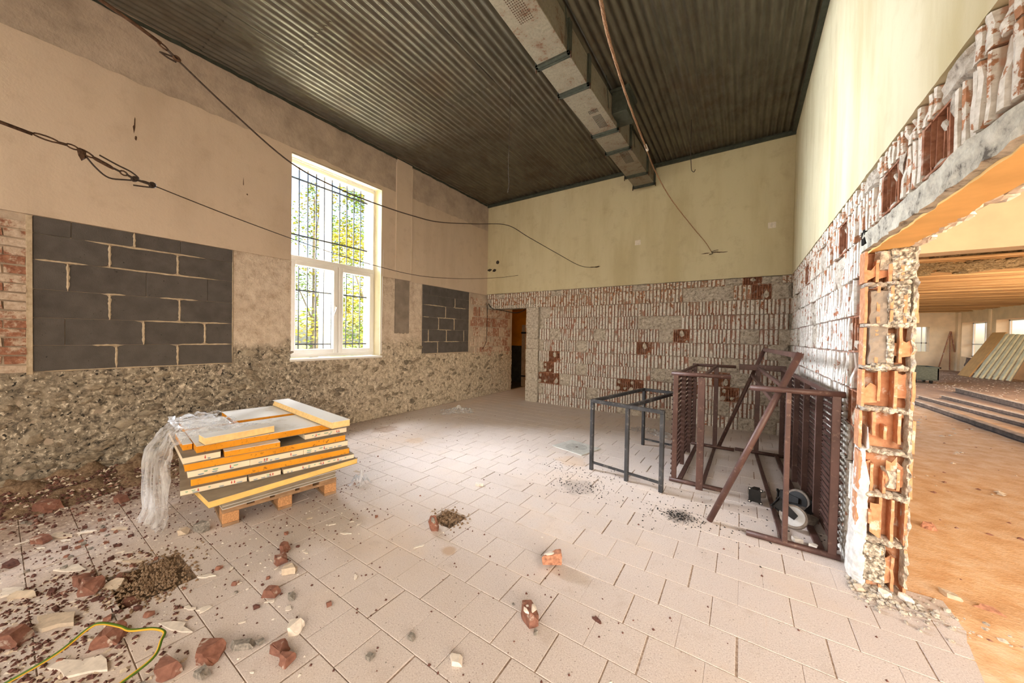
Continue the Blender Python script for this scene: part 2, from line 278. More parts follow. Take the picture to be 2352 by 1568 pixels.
# ------------------------------------------------------------------ mesh helper
class MB:
    def __init__(s): s.v = []; s.f = []; s.mi = []; s.cur = 0; s.uv = None
    def add(s, vs, fs):
        o = len(s.v); s.v += [tuple(v) for v in vs]
        for f in fs: s.f.append(tuple(i+o for i in f)); s.mi.append(s.cur)
    def box(s, c, d, rot=None, jit=0, rng=random):
        vs = [Vector((x*d[0]/2, y*d[1]/2, z*d[2]/2)) for z in (-1, 1) for y in (-1, 1) for x in (-1, 1)]
        if jit: vs = [v+Vector((rng.uniform(-jit, jit), rng.uniform(-jit, jit), rng.uniform(-jit, jit))) for v in vs]
        if rot is not None: vs = [rot @ v for v in vs]
        s.add([v+Vector(c) for v in vs], [(0, 2, 3, 1), (4, 5, 7, 6), (0, 1, 5, 4), (2, 6, 7, 3), (0, 4, 6, 2), (1, 3, 7, 5)]); return s
    def span(s, a, b): return s.box([(a[i]+b[i])/2 for i in range(3)], [abs(b[i]-a[i]) for i in range(3)])
    def bar(s, p, q, w, h, up=(0, 0, 1)):
        p, q = Vector(p), Vector(q); d = (q-p); L = d.length; d.normalize(); u = Vector(up)
        if abs(d.dot(u)) > .98: u = Vector((1, 0, 0))
        x = d.cross(u).normalized(); z = x.cross(d)
        R = Matrix((x, d, z)).transposed(); return s.box((p+q)/2, (w, L, h), R)
    def tube(s, pts, r, n=8, cap=True, closed=False, uv=False):
        pts = [Vector(p) for p in pts]; rs = r if isinstance(r, (list, tuple)) else [r]*len(pts); o = len(s.v); m = len(pts)
        prev = None
        for i, p in enumerate(pts):
            a = pts[(i-1) % m] if closed or i > 0 else p; b = pts[(i+1) % m] if closed or i < m-1 else p
            t = (b-a).normalized()
            if prev is None:
                k = Vector((0, 0, 1)) if abs(t.z) < .9 else Vector((1, 0, 0)); x = t.cross(k).normalized()
            else: x = (prev - t*prev.dot(t)).normalized()
            prev = x; y = t.cross(x)
            for j in range(n):
                an = 2*math.pi*j/n; s.v.append(tuple(p+(x*math.cos(an)+y*math.sin(an))*rs[i]))
        for i in range(m if closed else m-1):
            for j in range(n):
                i2 = (i+1) % m
                s.f.append((o+i*n+j, o+i*n+(j+1) % n, o+i2*n+(j+1) % n, o+i2*n+j)); s.mi.append(s.cur)
        if cap and not closed:
            s.f.append(tuple(o+j for j in range(n))[::-1]); s.mi.append(s.cur); s.f.append(tuple(o+(m-1)*n+j for j in range(n))); s.mi.append(s.cur)
        return s
    def prism(s, poly, e, o=(0, 0, 0), ax=((1, 0, 0), (0, 1, 0), (0, 0, 1))):   # polygon in ax0,ax1 extruded e along ax2
        X, Y, Z = (Vector(a) for a in ax); O = Vector(o); n = len(poly)
        vs = [O+X*p[0]+Y*p[1] for p in poly]+[O+X*p[0]+Y*p[1]+Z*e for p in poly]
        s.add(vs, [tuple(range(n))[::-1], tuple(range(n, 2*n))]+[(i, (i+1) % n, n+(i+1) % n, n+i) for i in range(n)]); return s
    def lump(s, c, d, rng, sub=1, jit=.25, rot=None, flat=False):
        b = bmesh.new(); bmesh.ops.create_icosphere(b, subdivisions=sub, radius=.5)
        vs = []
        for v in b.verts:
            k = v.co*(1+rng.uniform(-jit, jit)); k = Vector((k.x*d[0], k.y*d[1], k.z*d[2]))
            if rot: k = rot @ k
            vs.append(k+Vector(c))
        s.add(vs, [[v.index for v in f.verts] for f in b.faces]); b.free(); return s
    def mesh(s, name, mats, smooth=False):
        me = bpy.data.meshes.new(name); me.from_pydata(s.v, [], s.f)
        for m in (mats if isinstance(mats, (list, tuple)) else [mats]): me.materials.append(MT[m])
        if any(s.mi): me.polygons.foreach_set('material_index', s.mi)
        if smooth: me.polygons.foreach_set('use_smooth', [True]*len(s.f))
        me.update(); return me
    def build(s, name, mats, parent=None, smooth=False, bevel=0):
        return link(name, s.mesh(name, mats, smooth), parent, bevel)
def link(name, me, parent=None, bevel=0):
    o = bpy.data.objects.new(name, me); COL.objects.link(o)
    if parent: o.parent = parent
    if bevel:
        m = o.modifiers.new('edge', 'BEVEL'); m.width = bevel; m.segments = 1; m.limit_method = 'ANGLE'
    return o
def tag(o, label=None, cat=None, group=None, kind=None):
    for k, v in (('label', label), ('category', cat), ('group', group), ('kind', kind)):
        if v: o[k] = v
    return o
def thing(name, label, cat, loc=(0, 0, 0), rz=0, group=None):
    o = bpy.data.objects.new(name, None); COL.objects.link(o); o.location = loc; o.rotation_euler = (0, 0, rz); o.empty_display_size = .1
    return tag(o, label, cat, group)
def struct(o): o['kind'] = 'structure'; return o
def kids(o): return list(o.children)
def copy_tree(o, parent=None):
    c = o.copy(); COL.objects.link(c)
    if parent: c.parent = parent
    for ch in kids(o): copy_tree(ch, c)
    return c
def spline(pts, n=8):
    pts = [Vector(p) for p in pts]; out = []
    for i in range(len(pts)-1):
        p0 = pts[max(i-1, 0)]; p1 = pts[i]; p2 = pts[i+1]; p3 = pts[min(i+2, len(pts)-1)]
        for k in range(n):
            t = k/n; out.append(.5*((2*p1)+(p2-p0)*t+(2*p0-5*p1+4*p2-p3)*t*t+(3*p1-p0-3*p2+p3)*t**3))
    out.append(pts[-1]); return out
A, B, C, HC = -5.184, 6.645, .588, 4.577
DADO = 2.44
def nz(x, y=0, z=0): return noise.noise(Vector((x, y, z)))
# ================================================================== FLOOR
PITS = [(-3.05, -2.64, .36, .665), (-2.02, -1.80, 1.895, 2.10)]
def pit_depth(x, y):
    d = 0
    for a, b, c, e in PITS:
        m = min(x-a, b-x, y-c, e-y)
        if m > -.005: d = max(d, min(1, (m+.02)/.05))
    return d
def make_floor():
    mb = MB(); st = .04; x0, x1, y0, y1 = -5.3, 1.02, -3.0, 9.2
    nx = int((x1-x0)/st); ny = int((y1-y0)/st); idx = {}
    def keep(i, j):
        x, y = x0+i*st, y0+j*st
        return not (x > .84 and y > 2.9)
    for j in range(ny+1):
        for i in range(nx+1):
            x, y = x0+i*st, y0+j*st; p = pit_depth(x, y)
            z = -.006+.0035*max(0, min(1, (x+1.3)/1.0))+.001*nz(x*9, y*9)
            if p: z = -.008-p*(.052+.045*nz(x*11, y*11, 3))
            idx[i, j] = len(mb.v); mb.v.append((x, y, z))
    for j in range(ny):
        for i in range(nx):
            if not keep(i+1, j): continue
            x, y = x0+(i+.5)*st, y0+(j+.5)*st
            mb.cur = 1 if pit_depth(x, y) > .1 else 0
            mb.f.append((idx[i, j], idx[i+1, j], idx[i+1, j+1], idx[i, j+1])); mb.mi.append(mb.cur)
    fl = struct(mb.build('floor', ['joint', 'soil']))
    rng = random.Random(4); TX, TY = .242, .2395; tiles = []
    for r in range(-17, 35):
        ya = 1.053+r*TY; off = -1.322 if r % 2 == 0 else -1.443
        for k in range(-18, 12):
            xa = off+k*TX+rng.uniform(-.004, .004); xb = xa+TX; yb = ya+TY; a, b = max(xa, A+.005), min(xb, .62 if ya > 2.75 else 1.0)
            if ya > B-.02: b = min(b, -4.06)
            if b-a < .03: continue
            rects = [(a, b, ya, yb)]
            for pa, pb, pc, pe in PITS:
                out = []
                for (q0, q1, s0, s1) in rects:
                    if q1 <= pa or q0 >= pb or s1 <= pc or s0 >= pe: out.append((q0, q1, s0, s1)); continue
                    if q0 < pa: out.append((q0, pa, s0, s1))
                    if q1 > pb: out.append((pb, q1, s0, s1))
                    m0, m1 = max(q0, pa), min(q1, pb)
                    if s0 < pc: out.append((m0, m1, s0, pc))
                    if s1 > pe: out.append((m0, m1, pe, s1))
                rects = [r for r in out if r[1]-r[0] > .012 and r[3]-r[2] > .012]
            if not rects: continue
            c = Vector(((a+b)/2, (ya+yb)/2, 0)); d = c-CAMP; zc = d.dot(fw)
            vis = zc > .3 and abs(d.dot(rt)/zc) < 1.56 and abs(d.dot(up)/zc) < 1.04
            tiles.append((d.length if vis else 1e3+d.length, c, rects, a == xa and b == xb and len(rects) == 1))
    tiles.sort(key=lambda t: t[0])
    def tile_mesh(mb, rects, c, z=0, tilt=(0, 0)):
        for (q0, q1, s0, s1) in rects:
            g = .0022; q0 += g; q1 -= g; s0 += g; s1 -= g; k = .0018
            zz = lambda x, y: z+tilt[0]*(x-c.x)+tilt[1]*(y-c.y)
            L = [(q0, s0), (q1, s0), (q1, s1), (q0, s1)]; I = [(q0+k, s0+k), (q1-k, s0+k), (q1-k, s1-k), (q0+k, s1-k)]
            vs = [(x-c.x, y-c.y, -.016) for x, y in L]+[(x-c.x, y-c.y, zz(x, y)-.0014) for x, y in L]+[(x-c.x, y-c.y, zz(x, y)) for x, y in I]
            fs = [(8, 9, 10, 11)]
            for i in range(4): j = (i+1) % 4; fs += [(i, j, 4+j, 4+i), (4+i, 4+j, 8+j, 8+i)]
            mb.add(vs, fs)
    for n, (dd, c, rects, full) in enumerate(tiles[:300]):
        m = MB(); tile_mesh(m, rects, c, rng.uniform(-.0007, .0004), (rng.uniform(-.003, .003), rng.uniform(-.003, .003)))
        o = m.build('tile', 'tile', fl); o.location = c
    m = MB()
    for dd, c, rects, full in tiles[300:]:
        t = MB(); tile_mesh(t, rects, c, rng.uniform(-.0007, .0004), (rng.uniform(-.003, .003), rng.uniform(-.003, .003)))
        m.add([Vector(v)+c for v in t.v], t.f)
    o = m.build('tile_field', 'tile', fl); o['kind'] = 'stuff'
    # dusty hall floor
    mb = MB(); st = .12; idx = {}; x0, y0 = .80, -4.0; nx, ny = 100, 280
    for j in range(ny+1):
        for i in range(nx+1):
            x, y = x0+i*st, y0+j*st*1.0
            edge = max(0, min(1, (x-.84-.10*nz(x*3, y*4, 2))/.14))*(.020 if y < 3.0 else .012)
            idx[i, j] = len(mb.v); mb.v.append((x, y, -.014+edge+(.012*nz(x*2.5, y*2.5)+.02*max(0, nz(x*.7, y*.7, 5)))*min(1, max(0, (x-.9)*2))))
    for j in range(ny):
        for i in range(nx):
            mb.f.append((idx[i, j], idx[i+1, j], idx[i+1, j+1], idx[i, j+1])); mb.mi.append(0)
    struct(mb.build('floor', 'dust', smooth=True))
make_floor()

# ================================================================== WALL SHEETS
def sheet(mb, P, u0, u1, lo, hi, th, step=.03):
    n = max(1, int(round((u1-u0)/step))); o = len(mb.v); us = [u0+(u1-u0)*i/n for i in range(n+1)]
    for u in us:
        a, b = lo(u), hi(u); mb.v += [tuple(P(u, a, 0)), tuple(P(u, b, 0)), tuple(P(u, a, -th)), tuple(P(u, b, -th))]
    for i in range(n):
        a, b = o+4*i, o+4*i+4
        mb.f += [(a, b, b+1, a+1), (a+1, b+1, b+3, a+3), (a, a+2, b+2, b)]; mb.mi += [mb.cur]*3
    a, b = o, o+4*n; mb.f += [(a, a+1, a+3, a+2), (b, b+2, b+3, b+1)]; mb.mi += [mb.cur]*2
PL = lambda u, z, d: (A+d, u, z)          # left wall, d out into the room
PB = lambda u, z, d: (u, B-d, z)
PR = lambda u, z, d: (C-d, u, z)

# ------------------------------------------------------------------ left wall
WY0, WY1, WZ0, WZ1 = 2.27, 3.70, 1.05, 3.935
def make_left():
    mb = MB(); xa, xb = A-.52, A-.022
    for y0, y1, z0, z1 in ((-3.4, WY0, -.3, 4.75), (WY1, 7.78, -.3, 4.75), (WY0, WY1, -.3, WZ0), (WY0, WY1, WZ1, 4.75)):
        mb.span((xa, y0, z0), (xb, y1, z1))
    w = struct(mb.build('wall_left', 'concrete'))
    # ring beam band above the plaster
    m = MB(); sheet(m, lambda u, z, d: PL(u, z, d-.006+.004*nz(u*3, z*3)), -3.3, 3.985, lambda u: 3.9, lambda u: 4.60, .02, .05)
    sheet(m, lambda u, z, d: PL(u, z, d-.006+.004*nz(u*3, z*3)), 4.33, B, lambda u: 3.9, lambda u: 4.60, .02, .05); m.build('ring_beam_face', 'concrete', w)
    top = lambda u: 3.975+.035*nz(u*1.7, 3)+.018*nz(u*9, 7)-.02*max(0, nz(u*.8, 9))
    m = MB(); st = lambda u: DADO+.0015*nz(u*14)
    sheet(m, PL, -3.3, WY0, st, top, .02); sheet(m, PL, WY0, WY1, lambda u: WZ1, lambda u: max(WZ1+.01, top(u)), .02); sheet(m, PL, WY1, 3.985, st, top, .02)
    sheet(m, PL, 4.33, B, lambda u: DADO-.012+.0015*nz(u*14), top, .02)
    m.build('plaster', 'plaster_beige', w)
    # column
    m = MB(); m.cur = 0
    sheet(m, lambda u, z, d: PL(u, z, d+.014), 3.99, 4.32, lambda u: DADO, lambda u: 4.56, .04, .05)
    m.cur = 1; sheet(m, lambda u, z, d: PL(u, z, d-.004), 3.99, 4.30, lambda u: 1.47+.03*nz(u*20), lambda u: DADO, .03, .03)
    for y in (4.325, 3.987): m.cur = 0; m.span((A-.03, y-.012, DADO), (A+.02, y+.012, 4.5))
    o = m.build('concrete_column', ['plaster_beige', 'grey_render'], w)
    # hacked masonry skin
    P1, P2 = (.165, 1.64), (4.61, 6.02); st = .024
    def hole(y, z):
        if WY0-.0 < y < WY1 and z > WZ0: return True
        if P1[0] < y < P1[1] and z > 1.05: return True
        if P2[0] < y < P2[1] and z > 1.055: return True
        if 3.99 < y < 4.30 and z > 1.47: return True
        if y < .165 and z > 1.05: return True
        if 6.03 < y and z > 1.06: return True
        return False
    def dep(y, z):
        lim = 1.32 if 1.5 < y < 4.7 else 1.03
        k = min(1, max(0, (lim+.09*nz(y*2.2, z, 2)-z)/.07+.5))
        v, p = noise.voronoi(Vector((y*8.5, z*11.5, .3)))
        edge = min(1, (v[1]-v[0])*2.2)
        q = nz(y*17, z*17, 4)*.5+nz(y*36, z*36, 8)*.5
        r = .017*edge+.011*q-.016*max(0, nz(y*13, z*13, 11)-.28)*3-.010
        row = z/.083; c = math.sin(row*math.pi*2); s = .009*nz(y*7, z*10)+.006*q-(.007 if (row % 1) < .18 or ((y/.25+(.5 if int(row) % 2 else 0)) % 1) < .07 else 0)*(1 if z < 1.95 else .35)
        return -.006+k*r+(1-k)*(s-.004)
    m = MB(); idx = {}; ya, yb = -.7, 7.78; ny = int((yb-ya)/st); nzz = int(DADO/st)+1
    for j in range(nzz+1):
        for i in range(ny+1):
            y = ya+i*st; z = min(DADO, j*st)
            d = dep(y, z)
            if hole(y, z) or hole(y-st*.8, z) or hole(y+st*.8, z) or hole(y, z+st*.8): d = min(d, -.004) if (WY0-.05 < y < WY1+.05) else min(d, -.002)
            if z >= DADO-.001: d = -.02
            idx[i, j] = len(m.v); m.v.append((A+d, y, z))
    for j in range(nzz):
        for i in range(ny):
            y, z = ya+(i+.5)*st, (j+.5)*st
            if hole(y, z): continue
            m.f.append((idx[i, j], idx[i+1, j], idx[i+1, j+1], idx[i, j+1])); m.mi.append(0)
    m.span((A-.03, -3.3, 0), (A-.012, ya, DADO))
    o = m.build('masonry', 'masonry', w, True)
    rng = random.Random(11); proto = []
    for i in range(10):
        q = MB().lump((0, 0, 0), (.05, .15, .085), rng, 2, .2); proto.append(q.mesh('stone', 'stone'))
    n = 0
    while n < 260:
        y = rng.uniform(.0, 7.3); z = rng.uniform(.03, 1.28); lim = 1.25 if 1.6 < y < 4.7 else .98
        if z > lim or (WY0 < y < WY1 and z > .95): continue
        o = link('stone', rng.choice(proto), w); o.location = (A-.018+rng.uniform(0, .012), y, z); s = rng.uniform(.5, 1.15)
        o.rotation_euler = (rng.uniform(-.5, .5), 0, 0); o.scale = (s, s*rng.uniform(.7, 1.2), s*rng.uniform(.7, 1.1)); n += 1
    # old bricks left of the first infill
    bp = [MB().box((0, 0, 0), (.06, .235, .066), jit=.006, rng=rng).mesh('brick', 'oldbrick') for i in range(5)]
    for r in range(18):
        z = 1.095+r*.0775
        if z > 2.41: break
        for k in range(3):
            y = .155-.1175-(.12 if r % 2 else 0)-k*.245
            if y+.1 > .17: pass
            o = link('brick', rng.choice(bp), w); L = .235
            yy = y
            if r % 2: pass
            o.location = (A-.034+rng.uniform(-.008, .012), yy, z); o.rotation_euler = (rng.uniform(-.03, .03), rng.uniform(-.05, .05), rng.uniform(-.04, .04))
        if r % 2:
            o = link('brick', bp[0], w); o.scale = (1, .46, 1); o.location = (A-.034+rng.uniform(-.008, .012), .155-.055, z)
    MB().span((A-.05, -.75, 1.03), (A-.028, .165, DADO)).build('mortar_bed', 'mortar', w)
    m = MB(); sheet(m, lambda u, z, d: PL(u, z, d+.002*nz(u*50, z*50)), .155, .188, lambda u: 1.04, lambda u: 2.43, .03, .01); m.build('mortar_strip', 'panel_mortar', w)
    # two infill panels of grey blocks
    def panel(y0, y1, z0, z1, courses, vj, hj):
        m = MB(); m.span((A-.06, y0-.02, z0-.02), (A-.024, y1+.02, z1+.005)); m.build('infill_back', 'dark', w); g = rng
        for i, (za, zb, js) in enumerate(courses):
            ys = [y0]+js+[y1]
            for a, b in zip(ys, ys[1:]):
                q = MB(); cy, cz = (a+b)/2, (za+zb)/2; hw, hh = (b-a)/2-.0016, (zb-za)/2-.0016; pts = []
                for (sx, sz) in ((-1, -1), (1, -1), (1, 1), (-1, 1)):
                    yj = b if sx > 0 else a; zj = zb if sz > 0 else za
                    soft = any(abs(yj-v) < .01 and abs(cz-u) < .13 for v, u in vj) and any(abs(zj-h[0]) < .01 and h[1]-.06 < yj < h[2]+.06 for h in hj)
                    ch = g.uniform(.028, .05) if soft else g.choice((.003, .004, .008)); cx = min(ch*1.3, hw*.4)
                    p0 = (sx*hw, sz*(hh-ch)); p1 = (sx*(hw-cx), sz*hh); pm = (sx*(hw-cx*.28), sz*(hh-ch*.28))
                    pts += [p0, pm, p1] if sx*sz > 0 else [p1, pm, p0]
                q.prism(pts, .045, (-.045, 0, 0), ((0, 1, 0), (0, 0, 1), (1, 0, 0)))
                o = q.build('infill_block', 'greyblock', w, bevel=.003); o.location = (A-.011+g.uniform(-.0025, .0025), cy, cz)
        q = MB()
        def strip(p, r, wd):      # ragged mortar band between two points (y, z)
            n = max(4, int(math.hypot(r[0]-p[0], r[1]-p[1])/.018)); up_ = abs(r[1]-p[1]) > abs(r[0]-p[0]); o = len(q.v)
            for i in range(n+1):
                t = i/n; y = p[0]+(r[0]-p[0])*t; z = p[1]+(r[1]-p[1])*t; e = min(1, t*6+.15, (1-t)*6+.15)
                h1 = wd*e*(.55+.9*abs(nz(t*7, p[0]*9, p[1]*9))); h2 = wd*e*(.55+.9*abs(nz(t*7+4, p[0]*9, p[1]*9)))
                A_ = (y-h1, z) if up_ else (y, z-h1); B_ = (y+h2, z) if up_ else (y, z+h2)
                q.v += [(A-.0075, *A_), (A-.0045+.002*nz(t*20), y, z), (A-.0075, *B_), (A-.02, *A_), (A-.02, *B_)]
            for i in range(n):
                k = o+5*i; q.f += [(k, k+1, k+6, k+5), (k+1, k+2, k+7, k+6), (k+3, k, k+5, k+8), (k+2, k+4, k+9, k+7)]; q.mi += [0]*4
        for v, u in vj:
            c = [c for c in courses if c[0] < u < c[1]][0]; strip((v, c[0]), (v, c[1]), .011)
        for z, a, b in hj: strip((a, z), (b, z), .010)
        strip((y0, z0+.004), (y1, z0+.004), .007); strip((y1-.003, z0), (y1-.003, z1), .006)
        q.build('infill_mortar', 'panel_mortar', w)
    panel(.19, 1.622, 1.06, 2.437, [(1.065, 1.295, [.677, 1.126]), (1.295, 1.543, [.363, .865, 1.358]), (1.543, 1.795, [.633, 1.141]), (1.795, 2.055, [.38, .886, 1.383]),
                                     (2.055, 2.285, [.634, 1.125]), (2.285, 2.437, [.40, .80, 1.15])],
          [(1.126, 1.2), (.677, 1.1), (.865, 1.4), (1.358, 1.4), (.633, 1.65), (1.141, 1.65), (.38, 2.0), (.634, 2.2), (1.125, 2.2), (.80, 2.35)],
          [(2.055, .2, .50), (2.055, .56, 1.48), (2.285, .48, 1.36), (1.795, .60, .74), (1.795, .98, 1.3), (1.543, .84, 1.6), (1.295, .52, .71), (1.295, 1.12, 1.61)])
    panel(4.63, 6.0, 1.07, 2.425, [(1.075, 1.31, [5.04, 5.53]), (1.31, 1.555, [4.787, 5.29, 5.83]), (1.555, 1.80, [5.062, 5.52]), (1.80, 2.04, [5.256, 5.735]), (2.04, 2.24, [5.03, 5.537]), (2.24, 2.425, [4.81, 5.3, 5.78])],
          [(5.04, 1.2), (4.787, 1.4), (5.29, 1.4), (5.83, 1.4), (5.062, 1.7), (5.52, 1.7), (5.256, 1.9), (5.537, 2.1)],
          [(2.04, 4.66, 5.25), (2.04, 5.5, 5.9), (1.80, 4.65, 4.8), (1.80, 5.0, 5.6), (1.555, 5.05, 5.45), (1.31, 4.65, 5.1), (1.31, 5.2, 5.7)])
    # red clay masonry after the second infill and on through the doorway
    MB().span((A-.05, 6.02, 1.04), (A-.026, 7.78, DADO if True else 2)).build('mortar_bed', 'mortar', w)
    for r in range(6):
        z = 1.07+r*.235
        for k in range(7):
            y = 6.06+.125+k*.255+(0 if r % 2 else .1)
            if y+.12 > 7.78: continue
            o = link('clay_block', random.Random(r*9+k).choice(RBLK), w); o.rotation_euler = (0, 0, math.pi/2); o.location = (A-.016, y, z); o.scale = (1.02, 1, .96 if r < 5 else .7)
    # window reveal lining and small marks
    m = MB(); m.span((A-.19, WY1-.012, WZ0+.03), (A-.002, WY1+.006, WZ1+.004)); m.span((A-.19, WY0, WZ1-.01), (A-.002, WY1, WZ1+.01)); m.build('reveal_lining', 'plaster_cream', w)
    m = MB(); m.span((A-.5, WY1-.004, WZ0), (A-.22, WY1+.03, WZ1)); m.span((A-.5, WY0-.03, WZ0), (A-.22, WY0+.004, WZ1)); m.build('outer_reveal', 'grey_render', w)
    m = MB(); rg = random.Random(5); q = [(0, .0)]
    for (y, z, sy, sz) in ((.80, 3.55, .010, .16), (.81, 3.40, .022, .06), (.795, 3.48, .014, .08), (1.72, 3.3, .008, .12), (1.76, 3.16, .02, .03)):
        m.lump((A+.0005, y, z), (.006, sy, sz), rg, 1, .4)
    m.build('plaster_scar', 'rust', w)
    return w

# ------------------------------------------------------------------ clay block variants
def rib_block(seed, w=.244, h=.232, n=4, rough=0):
    r = random.Random(seed); m = MB(); p = w/n
    m.add([(-w/2, .028, -h/2), (w/2, .028, -h/2), (w/2, .028, h/2), (-w/2, .028, h/2)], [(0, 1, 2, 3)])
    for i in range(n):
        a = -w/2+i*p+r.uniform(.003, .009); b = -w/2+(i+1)*p-r.uniform(.006, .014); L = []
        zs = [-h/2+r.uniform(.001, .006), -h/6+r.uniform(-.02, .02), h/6+r.uniform(-.02, .02), h/2-r.uniform(.001, .008)]; d0 = r.uniform(-.006, .001); chip = r.random()
        for k, z in enumerate(zs):
            d = d0+r.uniform(-.003, .003)
            if chip < .20 and k in ((0, 1) if chip < .12 else (2, 3) if chip < .2 else (1, 2)): d += r.uniform(.010, .022)
            e = d+r.uniform(-.002, .002); j = lambda: r.uniform(-.003, .003)
            L.append([(a+j(), .028, z), (a+.004+j(), d, z+j()), ((a+b)/2+j(), min(d, e)-.004, z+j()), (b-.004+j(), e, z+j()), (b+j(), .028, z)])
        vs = [v for l in L for v in l]; fs = []
        for k in range(3):
            for q in range(4): fs.append((k*5+q, k*5+q+1, (k+1)*5+q+1, (k+1)*5+q))
        fs += [(0, 4, 3, 2, 1), (15, 16, 17, 18, 19)]; m.add(vs, fs)
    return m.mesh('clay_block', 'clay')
def mortar_block(seed, w=.246, h=.236):
    r = random.Random(seed); m = MB(); n = 6; idx = {}
    for j in range(n+1):
        for i in range(n+1):
            e = i in (0, n) or j in (0, n)
            idx[i, j] = len(m.v); m.v.append((-w/2+w*i/n+(0 if e else r.uniform(-.01, .01)), .02 if e else r.uniform(-.012, .008), -h/2+h*j/n+(0 if e else r.uniform(-.01, .01))))
    for j in range(n):
        for i in range(n): m.f.append((idx[i, j], idx[i+1, j], idx[i+1, j+1], idx[i, j+1])); m.mi.append(0)
    return m.mesh('clay_block', 'mortar')
def open_block(seed, w=.244, h=.232, n=7):
    r = random.Random(seed); m = MB(); d = .066
    m.span((-w/2, d-.008, -h/2), (w/2, d, h/2)); m.span((-w/2, -.002, -h/2), (w/2, d, -h/2+.010)); m.span((-w/2, .0, h/2-.010), (w/2, d, h/2))
    for i in range(n+1):
        x = -w/2+w*i/n; z0 = -h/2+(0 if r.random() < .6 else r.uniform(0, .09)); z1 = h/2-(0 if r.random() < .6 else r.uniform(0, .09)); f = r.uniform(-.006, .014)
        m.box((x, (d+f)/2, (z0+z1)/2), (.009, d-f, z1-z0), jit=.0025, rng=r)
    m.cur = 1
    for q in range(r.choice((1, 2, 2, 3))): m.lump((r.uniform(-w*.45, w*.45), .012, r.choice((-1, 1))*h*r.uniform(.15, .5)), (r.uniform(.04, .10), .03, r.uniform(.04, .12)), r, 1, .35)
    return m.mesh('clay_block', ['terracotta', 'mortar'])
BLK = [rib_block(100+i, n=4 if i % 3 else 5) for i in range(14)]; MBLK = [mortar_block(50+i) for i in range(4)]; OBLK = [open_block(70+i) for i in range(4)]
RBLK = [b.copy() for b in BLK[:6]]
for b in RBLK: b.materials[0] = MT['oldbrick']
wl = make_left()

# ------------------------------------------------------------------ back wall
def make_back():
    m = MB(); m.span((-4.05, B+.075, -.2), (.84, B+.26, 4.75)); m.span((A-.4, B+.075, 2.09), (-4.05, B+.26, 4.75))
    w = struct(m.build('wall_back', 'mortar'))
    m = MB(); ed = lambda u: DADO+.006+.004*nz(u*9)+.010*max(0, nz(u*3, 4))
    sheet(m, PB, A, C, ed, lambda u: 4.60, .022, .025); m.build('plaster', 'plaster_cream', w)
    # pale concrete door post and lintel
    m = MB()
    for k in range(9):
        z0, z1 = k*.235, min(2.09, (k+1)*.235)
        m.box((-3.90, B+.05, (z0+z1)/2), (.31+.015*nz(k*3.1), .13, z1-z0), jit=.006, rng=random.Random(k))
    m.build('door_post', 'mortar', w, bevel=.006)
    m = MB(); sheet(m, lambda u, z, d: (u, B-d+.006*nz(u*12, z*12), z), A+.02, -3.70, lambda u: 2.085+.006*nz(u*8), lambda u: 2.165+.012*nz(u*6, 2), .24, .04); m.build('door_lintel', 'gravel', w)
    rng = random.Random(21); reds = [(-3.52, .68), (-3.36, .66), (-3.5, .45), (-1.62, .62), (-2.0, .6), (-1.40, 1.30), (-.92, 1.42), (-.25, .72), (-.60, .50), (-.18, .50), (.22, 2.30), (-.02, 2.36), (-3.44, 1.0)]
    nr = 11
    for r in range(nr):
        z = -.035+.1175+r*.2362
        x = -3.72+.122+(.12 if r % 2 else 0)
        if r >= 9: x = A+.13+(.12 if r % 2 else 0)
        while x < C+.02:
            top = min(z+.118, DADO); h = top-(z-.118); sc = h/.236
            if h > .03:
                if any(abs(x-a) < .123 and abs(z-b) < .118 for a, b in reds): me = rng.choice(OBLK)
                else: me = rng.choice(MBLK) if rng.random() < (.10 if x < -.4 else .3) else rng.choice(BLK)
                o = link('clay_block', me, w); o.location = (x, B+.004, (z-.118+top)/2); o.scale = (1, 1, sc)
            x += .2455
    # small fixings
    m = MB(); rg = random.Random(3)
    for x, z in ((.33, 3.22), (-1.665, 3.224)): m.span((x-.05, B-.004, z-.045), (x+.05, B+.005, z+.045)); m.lump((x, B-.003, z), (.05, .012, .05), rg, 1, .3)
    m.build('patched_socket_hole', 'plaster_chip', w)
    m = MB()
    for x, z, a, b in ((-4.88, 3.186, .05, .045), (-5.12, 3.03, .085, .03), (-4.98, 3.01, .05, .035)): m.lump((x, B-.001, z), (a*2, .012, b*2), rg, 1, .3)
    m.build('wall_hole', 'darkbrown', w)
    m = MB()
    for x, z in ((-.47, 2.895), (-2.40, 2.85)):
        for k in range(4): m.lump((x+rg.uniform(-.16, .22), B-.001, z+rg.uniform(-.012, .012)), (.12, .006, .014), rg, 1, .4)
    m.build('plaster_crack', 'rust', w)
make_back()

